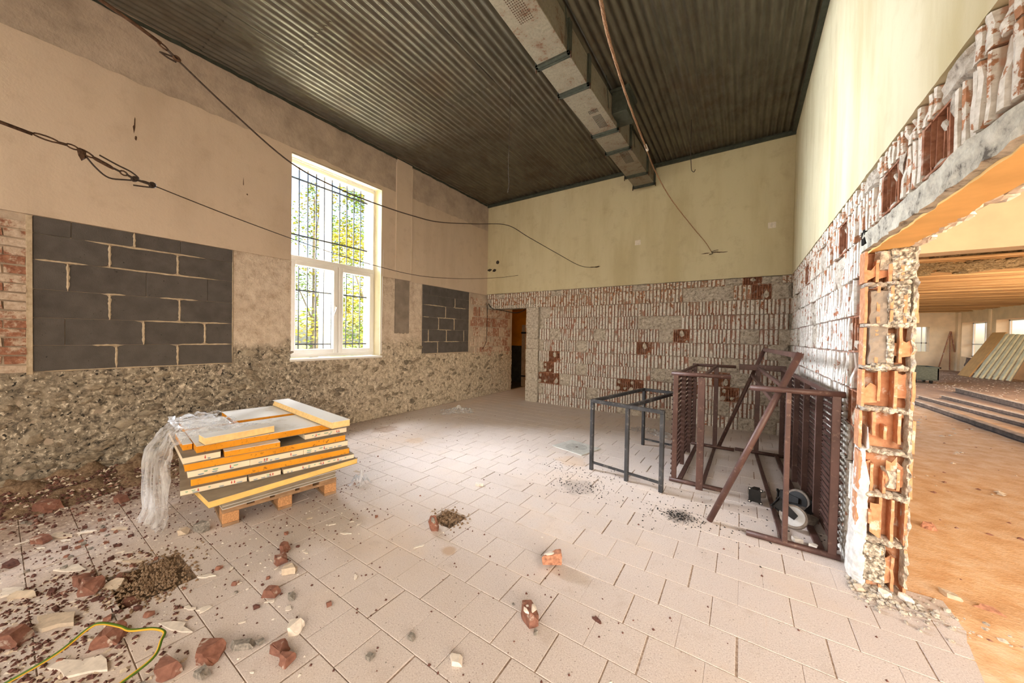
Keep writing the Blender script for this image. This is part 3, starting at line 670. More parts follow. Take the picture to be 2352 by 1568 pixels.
# ------------------------------------------------------------------ right wall
YJ = 2.86
def make_right():
    m = MB(); m.span((C+.075, YJ+.13, -.2), (.80, B+.26, 2.02)); m.span((C+.075, -3.4, 2.02), (.80, B+.26, 4.75))
    w = struct(m.build('wall_right', 'mortar'))
    m = MB(); ed = lambda u: DADO+.002*nz(u*12)+.016*max(0, nz(u*4.0, 4)-.1)+.01*max(0, nz(u*14, 8)-.1)
    sheet(m, PR, -3.3, B, ed, lambda u: 4.60, .04, .02); m.build('plaster', 'plaster_yellow', w)
    rng = random.Random(31); reds = [(3.06, 1.6), (3.5, 2.2), (2.6, 2.32), (5.1, 2.2), (1.9, 2.30), (3.1, 1.0), (1.2, 2.35), (4.2, .7)]
    for r in range(11):
        z = -.035+.1175+r*.2362; y = B-.11-(.12 if r % 2 else 0)
        while y > -.9:
            lowest = z-.118; top = min(z+.118, DADO-.002)
            if y-.122 < YJ-.02 and top < 2.12: break
            if y-.122 < YJ: lowest = max(lowest, 2.11)
            h = top-lowest
            if h > .03:
                if any(abs(y-a) < .123 and abs(z-b) < .118 for a, b in reds): me = rng.choice(OBLK)
                else: me = rng.choice(MBLK) if rng.random() < .12 else rng.choice(BLK)
                o = link('clay_block', me, w); o.location = (C+.010, y, (lowest+top)/2); o.scale = (1, 1, h/.236); o.rotation_euler = (0, 0, -math.pi/2)
            y -= .2455
    # lintel with rough lower edge
    m = MB(); n = 90; us = [YJ+.14-(YJ+.14+1.0)*i/n for i in range(n+1)]; rows = 6; idx = {}
    for i, u in enumerate(us):
        lo = 2.0+.012*nz(u*5)+.008*nz(u*17, 3); hi = 2.125+.02*nz(u*3, 6)+.012*nz(u*13, 1)
        for j in range(rows+1):
            z = lo+(hi-lo)*j/rows; d = .012*nz(u*14, z*18)+.008*nz(u*40, z*40)
            idx[i, j] = len(m.v); m.v.append((C+.008+d+(.03 if j == rows else 0), u, z))
        idx[i, -1] = len(m.v); m.v.append((C+.05+.02*nz(u*6, 9), u, lo-.006))
    for i in range(n):
        for j in range(rows): m.f.append((idx[i, j], idx[i+1, j], idx[i+1, j+1], idx[i, j+1])); m.mi.append(0)
        m.f.append((idx[i, -1], idx[i+1, -1], idx[i+1, 0], idx[i, 0])); m.mi.append(0)
    m.span((C+.04, -.9, 2.005), (.80, YJ+.13, 2.13)); m.build('lintel', 'pale_concrete', w)
    m = MB(); n = 70; o = 0
    for i in range(n+1):
        u = YJ+.10-(YJ+.9)*i/n; a = C+.035+.018*nz(u*4, 3)+.01*nz(u*15); b = .765+.018*nz(u*5, 8)+.01*nz(u*17, 2)
        m.v += [(a, u, 2.0), (b, u, 2.0), (a, u, 1.988), (b, u, 1.988)]
    for i in range(n):
        k = 4*i; m.f += [(k+2, k+6, k+7, k+3), (k, k+4, k+6, k+2), (k+1, k+3, k+7, k+5)]; m.mi += [0]*3
    m.build('soffit_paint', 'ochre', w)
    m = MB(); n = 60
    for k in range(90):
        u = rng.uniform(-.8, YJ+.1); m.lump((.785+rng.uniform(-.02, .02), u, 2.0), (.05, .10, .03), rng, 1, .35)
    m.build('broken_edge', 'plaster_chip', w)
    MB().box((C+.012, 2.93, 2.085), (.03, .07, .085), jit=.006, rng=rng).build('dark_pocket', 'dark', w)
    # broken end of the wall: open hollow blocks, mortar beds, lumps of concrete
    zs = [0.0, .285, .555, .81, 1.055, 1.30, 1.55, 1.79, 2.0]; W0, W1 = C+.012, .80
    for k in range(8):
        z0, z1 = zs[k]+.012, zs[k+1]-.014; m = MB(); m.cur = 0; jx = rng.uniform(-.012, .012); a, b = W0+rng.uniform(-.006, .004), W1+jx
        full = k in (4,); fill = {0: [(.04, .10)], 6: [(.02, .16)], 5: [(.02, .10)], 7: [(.08, .2)]}.get(k, [])
        m.span((a, YJ+.10, z0), (b, YJ+.115, z1))
        nw = 4 if k != 4 else 3; xs = [a+(b-a)*i/nw for i in range(nw+1)]
        for i, x in enumerate(xs):
            f = YJ+rng.uniform(-.006, .022); zt = z1-(rng.uniform(.02, .10) if rng.random() < .35 and i not in (0,) else 0); zb = z0+(rng.uniform(.02, .09) if rng.random() < .3 and 0 < i < nw else 0)
            # ragged web: a strip of 5 levels
            L = []; t = .0065
            for q in range(6):
                z = zb+(zt-zb)*q/5; g = f+rng.uniform(-.006, .012)
                L += [(x-t, YJ+.112, z), (x-t, g, z), (x+t, g+rng.uniform(-.003, .003), z), (x+t, YJ+.112, z)]
            fs = []
            for q in range(5):
                for c in range(3): fs.append((q*4+c, q*4+c+1, q*4+5+c, q*4+4+c))
            fs += [(0, 3, 2, 1), (20, 21, 22, 23)]; m.add(L, fs)
        for i in range(nw):                       # broken cell faces, some still closed
            if rng.random() < (.45 if k < 5 else .2):
                x0, x1 = xs[i]+.004, xs[i+1]-.004; zz0 = z0+rng.uniform(0, .07); zz1 = z1-rng.uniform(.0, .10); y = YJ+rng.uniform(.012, .05)
                m.prism([(x0, zz0), (x1, zz0+rng.uniform(-.03, .03)), (x1, zz1), ((x0+x1)/2, zz1-rng.uniform(-.02, .05)), (x0, zz1+rng.uniform(-.03, .0))], .008, (0, y, 0), ((1, 0, 0), (0, 0, 1), (0, 1, 0)))
        o = m.build('hollow_block', 'terracotta_fresh', w)
        q = MB(); n = 8
        for i in range(n+1): pass
        for i in range(9):
            q.lump((W0+.022+(b-W0-.046)*i/8, YJ+.05+rng.uniform(-.012, .012), zs[k]+rng.uniform(-.005, .005)), (.05, .10, rng.uniform(.022, .042)), rng, 2, .18)
        q.span((W0+.002, YJ+.035, zs[k]-.008), (b-.012, YJ+.13, zs[k]+.010))
        q.build('mortar_bed', 'mortar', w)
    def rough(name, mat, x0, x1, z0, z1, y, seed, amp=.02):
        m = MB(); n1 = max(4, int((x1-x0)/.012)); n2 = max(5, int((z1-z0)/.012)); idx = {}; r = random.Random(seed)
        for j in range(n2+1):
            for i in range(n1+1):
                x = x0+(x1-x0)*i/n1; z = z0+(z1-z0)*j/n2; e = i in (0, n1) or j in (0, n2)
                wob = .012*nz(z*16, seed); wob2 = .012*nz(x*16, seed+3)
                idx[i, j] = len(m.v); m.v.append((x+wob, y+(.05 if e else amp*nz(x*28, z*28, seed)+amp*.6*nz(x*60, z*60, seed)), z+wob2))
        for j in range(n2):
            for i in range(n1): m.f.append((idx[i, j], idx[i+1, j], idx[i+1, j+1], idx[i, j+1])); m.mi.append(0)
        m.build(name, mat, w)
    rough('concrete_lump', 'gravel', .69, .805, 1.80, 2.0, YJ+.0, 1); rough('concrete_lump', 'mortar', .64, .72, 1.86, 1.99, YJ+.01, 2)
    rough('concrete_lump', 'grey_render', .61, .71, 1.31, 1.76, YJ+.012, 3, .008); rough('concrete_lump', 'gravel', .68, .79, 1.54, 1.79, YJ+.0, 4); rough('concrete_lump', 'gravel', .68, .735, 1.30, 1.50, YJ+.005, 5)
    rough('concrete_lump', 'gravel', .61, .725, .03, .27, YJ+.0, 6); rough('concrete_lump', 'gravel', .62, .71, 1.275, 1.345, YJ+.003, 7); rough('concrete_lump', 'mortar', .70, .765, .60, .72, YJ+.004, 9)
    rough('plaster_edge', 'mortar', .782, .812, .04, 2.0, YJ+.004, 12, .03)
    # limewashed ragged edge at the corner, thick at the foot
    m = MB(); n = 60
    for j in range(n+1):
        z = .95*j/n; kk = max(0, 1-z/.95); t = .028*kk**.8
        for i, (dx, dy) in enumerate(((.0, .30), (-t*.8, .22), (-t, .12), (-t*.7, .03), (.01, -.012), (.035, .02))):
            q = .012*nz(z*14, i*3.1)+.006*nz(z*45, i*5.3); m.v.append((C+.016+dx*min(1, kk*3)+q*.7*min(1, kk*3)+(.02 if kk < .15 else 0), YJ+dy*(.5+.5*kk)+q*kk, z))
    for j in range(n):
        for i in range(5): k = j*6+i; m.f.append((k, k+1, k+7, k+6)); m.mi.append(0)
    m.build('limewash_edge', 'white_lime', w)
n = N('pale_rough_concrete', .97); a = n.noise(13, 6, rough=.7); MT['pale_concrete'] = n.done(n.ramp(a, (.36, (.13, .115, .10)), (.44, (.42, .39, .33)), (.58, (.60, .57, .48)), (.75, (.74, .70, .62))), bump=a, bs=.7, bd=.015)
n = N('white_limewash', .95); a = n.noise(20, 5); MT['white_lime'] = n.done(n.ramp(a, (.3, (.48, .45, .42)), (.6, (.74, .71, .67))), bump=a, bs=.8, bd=.015)
make_right()
# room end behind the photographer and the outer roof
m = MB(); m.span((A-.4, -3.6, -.3), (.84, -3.4, 4.75)); struct(m.build('wall_front', 'plaster_cream'))

# ================================================================== CEILING
def make_ceiling():
    m = MB(); m.span((A-.5, -3.6, HC+.16), (.84, B+.3, HC+.3)); c = struct(m.build('ceiling', 'roof')); rng = random.Random(8)
    p = .0838; wv = 10; Wd = p*wv
    def sheetmesh(L):
        m = MB(); n = wv*8; 
        for j, y in enumerate((0, L)):
            for i in range(n+3): x = p*i/8; m.v.append((x, y, .0135*math.sin(2*math.pi*i/8)))
        for i in range(n+2): m.f.append((i, i+1, n+3+i+1, n+3+i)); m.mi.append(0)
        return m.mesh('corrugated_sheet', 'corrugated', True)
    cuts = {0: [-3.4, -1.0, 1.3, 3.9, 6.66], 1: [-3.4, -.6, 1.9, 4.6, 6.66], 2: [-3.4, -1.2, 1.0, 3.42, 6.66], 3: [-3.4, -1.4, .6, 3.10, 5.9, 6.66], 4: [-3.4, -.8, 1.9, 4.35, 6.66], 5: [-3.4, -1.0, 1.4, 3.9, 5.58, 6.66], 6: [-3.4, -1.0, 1.2, 3.4, 5.56, 6.66]}
    for i in range(7):
        x = A+.01+i*(Wd-.002)
        cc = cuts[i]
        for k in range(len(cc)-1):
            L = cc[k+1]-cc[k]+(.06 if k < len(cc)-2 else 0); o = link('corrugated_sheet', sheetmesh(L), c)
            o.location = (x, cc[k], HC+.014+(.006 if k % 2 else 0)+(.003 if i % 2 else 0)); o.rotation_euler = (rng.uniform(-.0015, .0015), rng.uniform(-.002, .002), rng.uniform(-.0012, .0012))
    return c
ceil = make_ceiling()
m = MB(); m.span((A, B-.035, HC-.055), (C, B, HC+.0)); m.span((A, B-.055, HC-.008), (C, B-.03, HC)); struct(m.build('trim_1', 'green_steel', bevel=.003))
m = MB(); m.span((C-.05, -3.3, HC-.03), (C-.0, B-.055, HC+.0)); struct(m.build('trim_2', 'green_steel', bevel=.003))
m = MB(); sheet(m, lambda u, z, d: (A+.004+.02*abs(nz(u*3))+.012*nz(u*11, 2), u, z), -3.3, B-.06, lambda u: HC-.035-.012*nz(u*5), lambda u: HC+.01, .02, .04); struct(m.build('trim_3', 'green_steel'))
# ================================================================== WINDOW AND OUTSIDE
g = N('clear_pane', .02); tr = g.nd('ShaderNodeBsdfTransparent'); gl = g.nd('ShaderNodeBsdfGlossy'); gl.inputs['Roughness'].default_value = .02; mx = g.nd('ShaderNodeMixShader'); mx.inputs[0].default_value = .06
g.L.new(tr.outputs[0], mx.inputs[1]); g.L.new(gl.outputs[0], mx.inputs[2]); g.L.new(mx.outputs[0], g.t.nodes['Material Output'].inputs[0]); MT['glass'] = g.m
def frame_mb(y0, y1, z0, z1, xa, xb, w, wb=None):
    m = MB(); wb = wb or w
    m.span((xa, y0, z0), (xb, y0+w, z1)); m.span((xa, y1-w, z0), (xb, y1, z1)); m.span((xa, y0+w, z0), (xb, y1-w, z0+wb)); m.span((xa, y0+w, z1-w), (xb, y1-w, z1)); return m
X1, X0 = A-.19, A-.26
win = struct(frame_mb(2.29, 3.712, 1.085, 3.915, X0, X1, .055, .06).build('window_1', 'pvc', bevel=.004))
MB().span((X0, 2.34, 2.492), (X1, 3.66, 2.56)).build('transom', 'pvc', win, bevel=.004)
MB().span((X0+.03, 2.34, 2.55), (X0+.042, 3.66, 3.865)).build('pane', 'glass', win)
MB().span((X0, 3.02, 1.14), (X1-.01, 3.075, 2.5)).build('mullion', 'pvc', win, bevel=.004)
for a, b in ((2.34, 3.035), (3.055, 3.665)):
    s = frame_mb(a, b, 1.135, 2.492, X0+.012, X1+.012, .068).build('sash', 'pvc', win, bevel=.006)
    MB().span((X0+.035, a+.05, 1.19), (X0+.047, b-.05, 2.44)).build('pane', 'glass', s)
    if a < 3: 
        h = MB(); h.tube(spline([(X1+.02, 2.995, 1.85), (X1+.055, 2.995, 1.85), (X1+.06, 2.975, 1.80), (X1+.058, 2.95, 1.73)], 4), .009, 6); h.box((X1+.016, 2.998, 1.85), (.012, .03, .07)); h.build('window_handle', 'pvc', s, True)
m = MB(); m.span((A-.2, 2.265, 1.045), (A+.035, 3.71, 1.08)); m.build('window_sill', 'pvc', win, bevel=.006)
m = MB(); m.box((A-.01, 3.706, 2.0), (.02, .03, 1.8), jit=.008); m.box((A-.012, 3.71, 3.2), (.02, .035, 1.3), jit=.008); m.build('cover_strip', 'pvc', win)
gr = thing('security_grille', 'black iron bar grille fixed outside the tall window', 'grille', (-5.6, 3.1, 1.15))
for i in range(10): MB().box((0, 2.43+.1255*i-3.1, 1.41), (.013, .013, 2.78)).build('vertical_bar', 'blackmetal', gr)
for z in (1.27, 2.09, 2.915, 3.755): MB().box((-.014, -.115, z-1.15), (.012, 1.42, .022)).build('cross_bar', 'blackmetal', gr)
m = MB(); m.span((-60, -30, -.6), (-5.72, 60, -.4)); tag(m.build('ground', 'grass'), kind='structure')
po_ = thing('garden_post', 'cream post standing on the grass outside the window', 'post', (-9, 4.74, -.4)); MB().span((-.1, -.1, 0), (.1, .1, 6.6)).build('shaft', 'earth_pole', po_, bevel=.01); MB().span((-.14, -.14, 6.6), (.14, .14, 6.7)).build('cap', 'earth_pole', po_)
def tree(label, loc, blobs, nl, seed, ls=.16):
    r = random.Random(seed); t = thing('garden_tree', label, 'tree', loc, 0, 'trees outside the window'); top = max(b[2] for b in blobs)
    tk = MB(); tk.tube(spline([(0, 0, 0), (.06, .04, top*.4), (-.05, .08, top)], 5), [.16-.012*i for i in range(11)], 7)
    for b in blobs: tk.tube(spline([(0, .03, max(.5, b[2]*.55)), (b[0]*.5, b[1]*.5, b[2]*.8), b[:3]], 4), [.05, .045, .04, .035, .03, .028, .025, .02, .015], 5)
    tk.build('trunk', 'bark', t, True); m = MB()
    for k in range(nl):
        b = r.choice(blobs); d = Vector((r.gauss(0, 1), r.gauss(0, 1), r.gauss(0, 1))).normalized()*(r.random()**.45)
        p = Vector((b[0]+d.x*b[3], b[1]+d.y*b[3], b[2]+d.z*b[3]*b[4])); q = Matrix.Rotation(r.uniform(0, 6.3), 3, 'Z') @ Matrix.Rotation(r.uniform(-1.1, 1.1), 3, 'X'); s = ls*r.uniform(.6, 1.2)
        m.add([p+q @ Vector(v)*s for v in ((-.5, 0, 0), (0, -.35, .08), (.6, 0, 0), (0, .35, .08))], [(0, 1, 2, 3)])
    o = m.build('foliage', 'leaf_green', t); o['kind'] = 'stuff'
tree('large green and yellow tree filling the right of the window', (-12.5, 8.2, -.4), [(0, 0, 4.2, 1.7, 1.2), (.2, -.6, 2.3, 1.4, 1.0), (-.2, .4, 6.0, 1.6, 1.1), (.3, .7, 2.0, 1.4, 1), (0, -.9, 5.2, 1.0, 1.0), (0, 0, 7.4, 1.0, 1)], 9000, 3, .13)
tree('tall thin tree seen against the sky at the left of the window', (-17, 8.4, -.4), [(0, 0, 6.8, 1.3, 1), (.2, .6, 5.0, 1.3, .9), (-.2, -.7, 4.2, 1.0, 1), (0, .3, 8.2, .9, 1)], 2600, 5, .14)
tree('low yellow leaved bush tree below the left pane', (-13.5, 6.7, -.4), [(0, 0, 2.0, 1.1, .8), (.3, .8, 3.2, .9, .8)], 1100, 7)
tree('dense pale green hedge tree behind the right pane', (-15.5, 11.2, -.4), [(0, 0, 2.4, 2.0, 1.2), (0, .8, 4.8, 1.8, 1)], 2600, 9, .2)

# ================================================================== DUCT
DX0, DX1, DZ0, DZ1 = -1.80, -1.47, 4.2, 4.50
dt = thing('air_duct', 'rusty square sheet metal air duct hung under the corrugated ceiling', 'duct', (-1.635, 3, 4.2))
def loc(m, o): m.v = [tuple(Vector(v)-o.location) for v in m.v]; return m
joints = [-1.5, .6, 1.9, 3.1, 3.6, 4.57, 5.1, 6.02, 6.5]
def dx(y): return .0 + max(0, (y-3.5))*.032
for a, b in zip(joints, joints[1:]):
    k0, k1 = dx(a), dx(b); m = MB()
    P = lambda y, k: [(DX0+k*.9, y, DZ0), (DX1+k, y, DZ0), (DX1+k, y, DZ1), (DX0+k*.9, y, DZ1)]
    m.add(P(a+.012, k0)+P(b-.012, k1), [(0, 1, 5, 4), (1, 2, 6, 5), (2, 3, 7, 6), (3, 0, 4, 7), (0, 3, 2, 1), (4, 5, 6, 7)]); loc(m, dt).build('duct_section', 'duct', dt, bevel=.004)
for y in joints[2:]:
    k = dx(y); m = MB(); w, t = .026, .034
    x0, x1, z0, z1 = DX0+k*.9-.022, DX1+k+.022, DZ0-.024, DZ1+.01
    m.span((x0, y-t, z0), (x1, y+t, z0+w)); m.span((x0, y-t, z0), (x0+w, y+t, z1)); m.span((x1-w, y-t, z0), (x1, y+t, z1))
    m.span((x0-.012, y-.004, z0-.012), (x1+.012, y+.004, z0+.01))
    loc(m, dt).build('flange', 'green_steel', dt, bevel=.002)
    for x in (x0-.004, x1+.004): loc(MB().tube([(x, y, z0-.03), (x, y, z0+.03)], .008, 6), dt).build('bolt', 'rust', dt)
for y0, y1, xa, xb in ((2.30, 2.60, -1.70, -1.56), (4.03, 4.10, -1.64, -1.52), (4.15, 4.44, -1.63, -1.52), (5.16, 5.55, -1.60, -1.47)):
    m = MB(); nx = 7; ny = max(3, int((y1-y0)/.021))
    for i in range(nx):
        for j in range(ny):
            x = xa+(xb-xa)*(i+.5)/nx; y = y0+(y1-y0)*(j+.5)/ny; m.prism([(x+.0062*math.cos(q*math.pi/3), y+.0062*math.sin(q*math.pi/3)) for q in range(6)], .002, (0, 0, DZ0-.0015))
    o = loc(m, dt).build('perforation', 'rust' if y0 < 4 else 'dark', dt); o['kind'] = 'stuff'
m = MB(); m.span((-1.44, 4.33, 4.26), (-1.25, 4.66, 4.54)); m.span((-1.46, 4.30, 4.52), (-1.22, 4.69, 4.55)); loc(m, dt).build('branch_box', 'green_steel', dt, bevel=.004)
for x, y in ((-1.44, 3.04), (-1.40, 4.1), (-1.36, 5.14)): loc(MB().bar((x, y, 4.2), (x-.03, y-.02, 4.58), .02, .005), dt).build('hanger_strap', 'green_steel', dt)

# ================================================================== WIRES, ROPE
def wire(name, label, cat, pts, r, mat='wire', n=6):
    p = spline(pts, 8); t = thing(name, label, cat, p[0]); m = MB(); m.tube([q-p[0] for q in p], r, n); m.build('strand', mat, t, True); return t, p[0]
def addpart(t, name, mat, pts, r, n=6, closed=False, sm=True):
    m = MB(); m.tube([Vector(q)-t.location for q in pts], r, n, closed=closed); return m.build(name, mat, t, sm)
def loop(a, b, w, n=10):
    a, b = Vector(a), Vector(b); c = (a+b)/2; d = (b-a)/2; s = d.cross(Vector((1, 0, .3))).normalized()*w
    return [c+d*math.cos(2*math.pi*i/n)+s*math.sin(2*math.pi*i/n) for i in range(n)]
def at(u, v, x):   # point of the plane x on the sight line through u, v (used to lay the sagging wires)
    d = fw+rt*((u-1176)/F_PX)-up*((v-784)/F_PX); return CAMP+d*(x/d.x)
c1 = [at(u, v, -2.4) for u, v in ((230, 0), (300, 48), (370, 100), (405, 135), (530, 254), (670, 375), (780, 434), (870, 470), (950, 496), (1010, 510), (1090, 514), (1165, 517), (1215, 545), (1280, 582), (1330, 609), (1360, 614), (1378, 610))]
t, _ = wire('tension_wire', 'rusty tensioned wire crossing in front of the tall window from the upper left corner', 'wire', [c1[3]]+c1[4:], .0045)
addpart(t, 'turnbuckle', 'rust', [c1[0]-(c1[1]-c1[0])*6, c1[0], c1[1], c1[2]], .008); addpart(t, 'eye_loop', 'rust', loop(c1[2]-Vector((0, .012, .0)), c1[2]+(c1[3]-c1[2])*.45, .010), .004, closed=True)
addpart(t, 'twisted_wire', 'wire', [c1[2]+(c1[3]-c1[2])*.40, c1[3]], .006); addpart(t, 'knot', 'rust', loop(c1[3]-Vector((0, .010, .0)), c1[3]+Vector((0, .012, .004)), .011), .0065, closed=True); addpart(t, 'wire_tail', 'wire', spline([c1[3], c1[3]+Vector((.0, -.02, .0)), at(370, 120, -2.4)], 4), .004)
addpart(t, 'wire_tail', 'wire', spline([at(366, 118, -2.4), at(385, 132, -2.4), at(405, 143, -2.4)], 4), .004)
c2 = [at(u, v, -4.22) for u, v in ((350, 425), (430, 457), (540, 500), (670, 548), (780, 586), (870, 612), (940, 629), (1000, 637), (1080, 640), (1150, 637), (1190, 632))]
t, _ = wire('tension_wire', 'lower thin rusty wire with turnbuckle running past the window to the doorway', 'wire', c2, .0045)
q = lambda u, v: at(u, v, -4.22)
addpart(t, 'turnbuckle', 'rust', [q(-160, 225), q(0, 280), q(75, 308)], .012); addpart(t, 'turnbuckle_body', 'rust', loop(q(75, 306), q(135, 327), .016, 12), .006, closed=True); addpart(t, 'turnbuckle', 'rust', [q(130, 326), q(155, 333)], .010)
addpart(t, 'eye_loop', 'rust', loop(q(152, 331), q(180, 343), .016), .006, closed=True); addpart(t, 'eye_loop', 'rust', loop(q(178, 341), q(215, 362), .017), .006, closed=True)
addpart(t, 'turnbuckle_body', 'rust', [q(212, 360), q(222, 366), q(252, 382), q(262, 388)], [.010, .014, .014, .009]); addpart(t, 'eye_loop', 'rust', loop(q(276, 393), q(292, 402), .018), .006, closed=True); addpart(t, 'twisted_wire', 'wire', [q(258, 385), q(276, 394)], .008)
addpart(t, 'twisted_wire', 'wire', spline([q(290, 400), q(310, 411), q(350, 425)], 5), .009); addpart(t, 'knot', 'wire', loop(q(305, 408), q(313, 414), .02), .010, closed=True); addpart(t, 'knot', 'wire', loop(q(345, 422), q(355, 428), .02), .011, closed=True)
addpart(t, 'wire_tail', 'wire', spline([q(228, 356), q(270, 379), q(300, 394), q(318, 409), q(308, 412)], 5), .006); addpart(t, 'wire_tail', 'wire', spline([q(196, 357), q(220, 385), q(250, 408), q(290, 413), q(330, 416), q(350, 424)], 5), .006)
addpart(t, 'wire_tail', 'wire', spline([q(306, 425), q(335, 429), q(352, 430), q(356, 426)], 4), .006); m = MB().lump(q(187, 352)-t.location, (.03, .05, .09), random.Random(2), 1, .3); m.build('clamp', 'rust', t)
rp = [(-1.0, 1.0, 4.42), (-1.07, 2.86, 4.30), (-1.13, 4.6, 4.21), (-1.225, 6.10, 4.105)]
def aty(u, v, y):
    d = fw+rt*((u-1176)/F_PX)-up*((v-784)/F_PX); return CAMP+d*(y/d.y)
rq = [aty(1505, 393, 6.15), aty(1540, 455, 6.38), aty(1590, 520, 6.55), aty(1620, 556, 6.62), aty(1634, 578, 6.635)]
m = MB(); base = [aty(1365, -50, 2.2), aty(1380, 0, 2.5), aty(1400, 95, 3.1), aty(1445, 238, 4.15), aty(1484, 340, 5.2), aty(1505, 393, 6.1)]
t = thing('fibre_rope', 'thick frayed brown rope slung beside the air duct down to the cream wall', 'rope', base[0]); sp = spline(base+rq[1:], 8)
for k in range(3):
    pts = []
    for i, p in enumerate(sp):
        w = max(0.25, 1-i/len(sp)*.8); a = i*1.1+k*2.094; pts.append(p+Vector((math.cos(a)*.008*w, 0, math.sin(a)*.008*w))-t.location)
    MB().tube(pts, [.0105*max(.35, 1-i/len(sp)*.75) for i in range(len(sp))], 6).build('rope_strand', 'rope', t, True)
MB().tube([Vector(p)-t.location for p in (aty(1482, 333, 5.16), aty(1487, 345, 5.26))], .02, 8).build('binding', 'plaster_chip', t)
e = rq[-1]; addpart(t, 'rope_tail', 'wire', spline([e, e+Vector((.02, -.01, -.03)), e+Vector((-.03, -.015, -.045))], 4), .005); addpart(t, 'rope_tail', 'wire', spline([e, e+Vector((.05, -.01, .012)), e+Vector((.10, -.015, .015))], 4), .004)
wire('hanging_wire', 'thin straight wire dropping from the ceiling to the upper tension wire', 'wire', [(-2.39, 3.454, 4.575), (-2.395, 3.455, 3.9), (-2.40, 3.452, 3.45), (-2.385, 3.45, 3.30), (-2.40, 3.45, 3.175)], .0028)
wire('hooked_wire', 'short wire with hooked end hanging from the ceiling near the right wall', 'wire', [(-.684, 5.544, 4.58), (-.685, 5.545, 4.2), (-.675, 5.545, 3.95), (-.665, 5.545, 3.86), (-.635, 5.545, 3.83), (-.62, 5.545, 3.86)], .005)
wire('loose_cable', 'thin black cable draped along the lintel of the back doorway', 'cable', [(-5.12, 6.62, 2.22), (-5.02, 6.63, 2.11), (-4.8, 6.72, 2.06), (-4.5, 6.85, 2.00), (-4.3, 6.9, 2.05), (-4.2, 6.9, 2.12)], .009, 'blackmetal')
wire('loose_cable', 'thin black cable hanging down the red masonry beside the back doorway', 'cable', [(-5.14, 6.55, 2.24), (-5.15, 6.62, 2.08), (-5.155, 6.62, 1.6), (-5.155, 6.60, 1.3), (-5.16, 6.45, 1.12)], .006, 'blackmetal')

# ================================================================== BLACK TABLE FRAME
bf = thing('table_frame', 'bare black steel table frame standing beside the brown racks', 'frame', (-1.37, 3.64, 0), math.atan2(-.154, .778))
FW_, FL_, FH = .79, 1.29, .775
def bb(name, a, b, w=.036): MB().bar(a, b, w, w).build(name, 'black_steel', bf, bevel=.003)
for x, y in ((.018, 0), (FW_/2+.03, 0), (FW_-.018, 0), (.018, FL_), (FW_/2+.03, FL_)): bb('leg', (x, y, 0), (x, y, FH-.036))
for a, b in (((0, 0), (FW_, 0)), ((0, FL_), (FW_/2+.048, FL_)), ((.018, 0), (.018, FL_)), ((FW_/2+.03, 0), (FW_/2+.03, FL_))): bb('top_rail', (*a, FH-.018), (*b, FH-.018))
for y, e in ((0, FW_-.03), (FL_, FW_/2+.02)): bb('bottom_rail', (.03, y, .085), (e, y, .085), .022)

# ================================================================== BROWN RACKS
def rack(label, xf, xr, y0, y1, s, reach, nrail, nposts, channel, boxrear):
    t = thing('rail_rack', label, 'rack', (xf, y0, 0)); L = y1-y0; H = 1.10
    X = lambda u, v: xf+(xr-xf)*v/L+s*u-xf
    def bar(name, u0, v0, z0, u1, v1, z1, w, h): return MB().bar((X(u0, v0), v0, z0), (X(u1, v1), v1, z1), w, h).build(name, 'brown_steel', t, bevel=.003)
    def pipe(name, u0, u1, v, z, r=.021): MB().tube([(X(u0, v), v, z), (X(u1, v), v, z)], r, 10).build(name, 'brown_steel', t, True)
    pipe('front_rail', -.03, reach, 0, H); pipe('front_rail', -.03, reach, 0, .022)
    if boxrear: bar('rear_rail', -.02, L, H, reach-.02, L, H, .05, .07)
    else: pipe('rear_rail', -.02, reach, L, H, .02)
    pipe('rear_rail', -.02, reach, L, .022)
    for i in range(nposts):
        v = L*i/(nposts-1); bar('post', .012, v, .03, .012, v, H-.01, .026, .045)
    if channel:
        m = MB(); x = X(.245, 0); m.prism([(.0, -.005), (.03, -.01), (.03, H-.02), (0.005, H-.02), (-.02, H-.20), (-.02, .20)], .06, (x-.03, -.045, 0), ((0, -1, 0), (0, 0, 1), (1, 0, 0)))
        m.build('channel_post', 'brown_steel', t, bevel=.003)
    else: bar('post', .262, -.004, .03, .262, -.004, H-.01, .05, .03)
    bar('post', .262, L, .03, .262, L, H-.01, .045, .05)
    for u, w in ((.055, .045), (.262, .035)): bar('floor_beam', u, .02, .012, u, L-.02, .012, w, .02)
    for u in (.03, .262): bar('top_beam', u, .01, H, u, L-.01, H, .028, .03)
    for k in range(nrail):
        z = .075+(H-.14)*k/(nrail-1); m = MB(); h = .0125; d = .019; o = -.003
        pr = [(o, z-h), (o-d, z), (o, z+h), (o-.004, z+h+.002), (o-d-.004, z), (o-.004, z-h-.002)]
        m.add([(X(u, v), v, zz) for v in (.0, L) for u, zz in pr], [(0, 1, 7, 6), (1, 2, 8, 7), (2, 3, 9, 8), (3, 4, 10, 9), (4, 5, 11, 10), (5, 0, 6, 11), (0, 5, 4, 1), (1, 4, 3, 2), (6, 7, 10, 11), (7, 8, 9, 10)])
        m.build('support_rail', 'brown_steel', t)
    return t
rack('shorter brown steel rail rack beside the black table frame', -.565, -.545, 3.83, 5.33, 1, .48, 20, 4, True, False)
rack('longer brown steel rail rack standing against the right wall', .537, .432, 3.10, 5.39, -1, .485, 23, 6, False, True)
lf = thing('leaning_frame', 'brown pipe frame leaning over the longer rail rack', 'frame', (-.19, 3.155, 0))
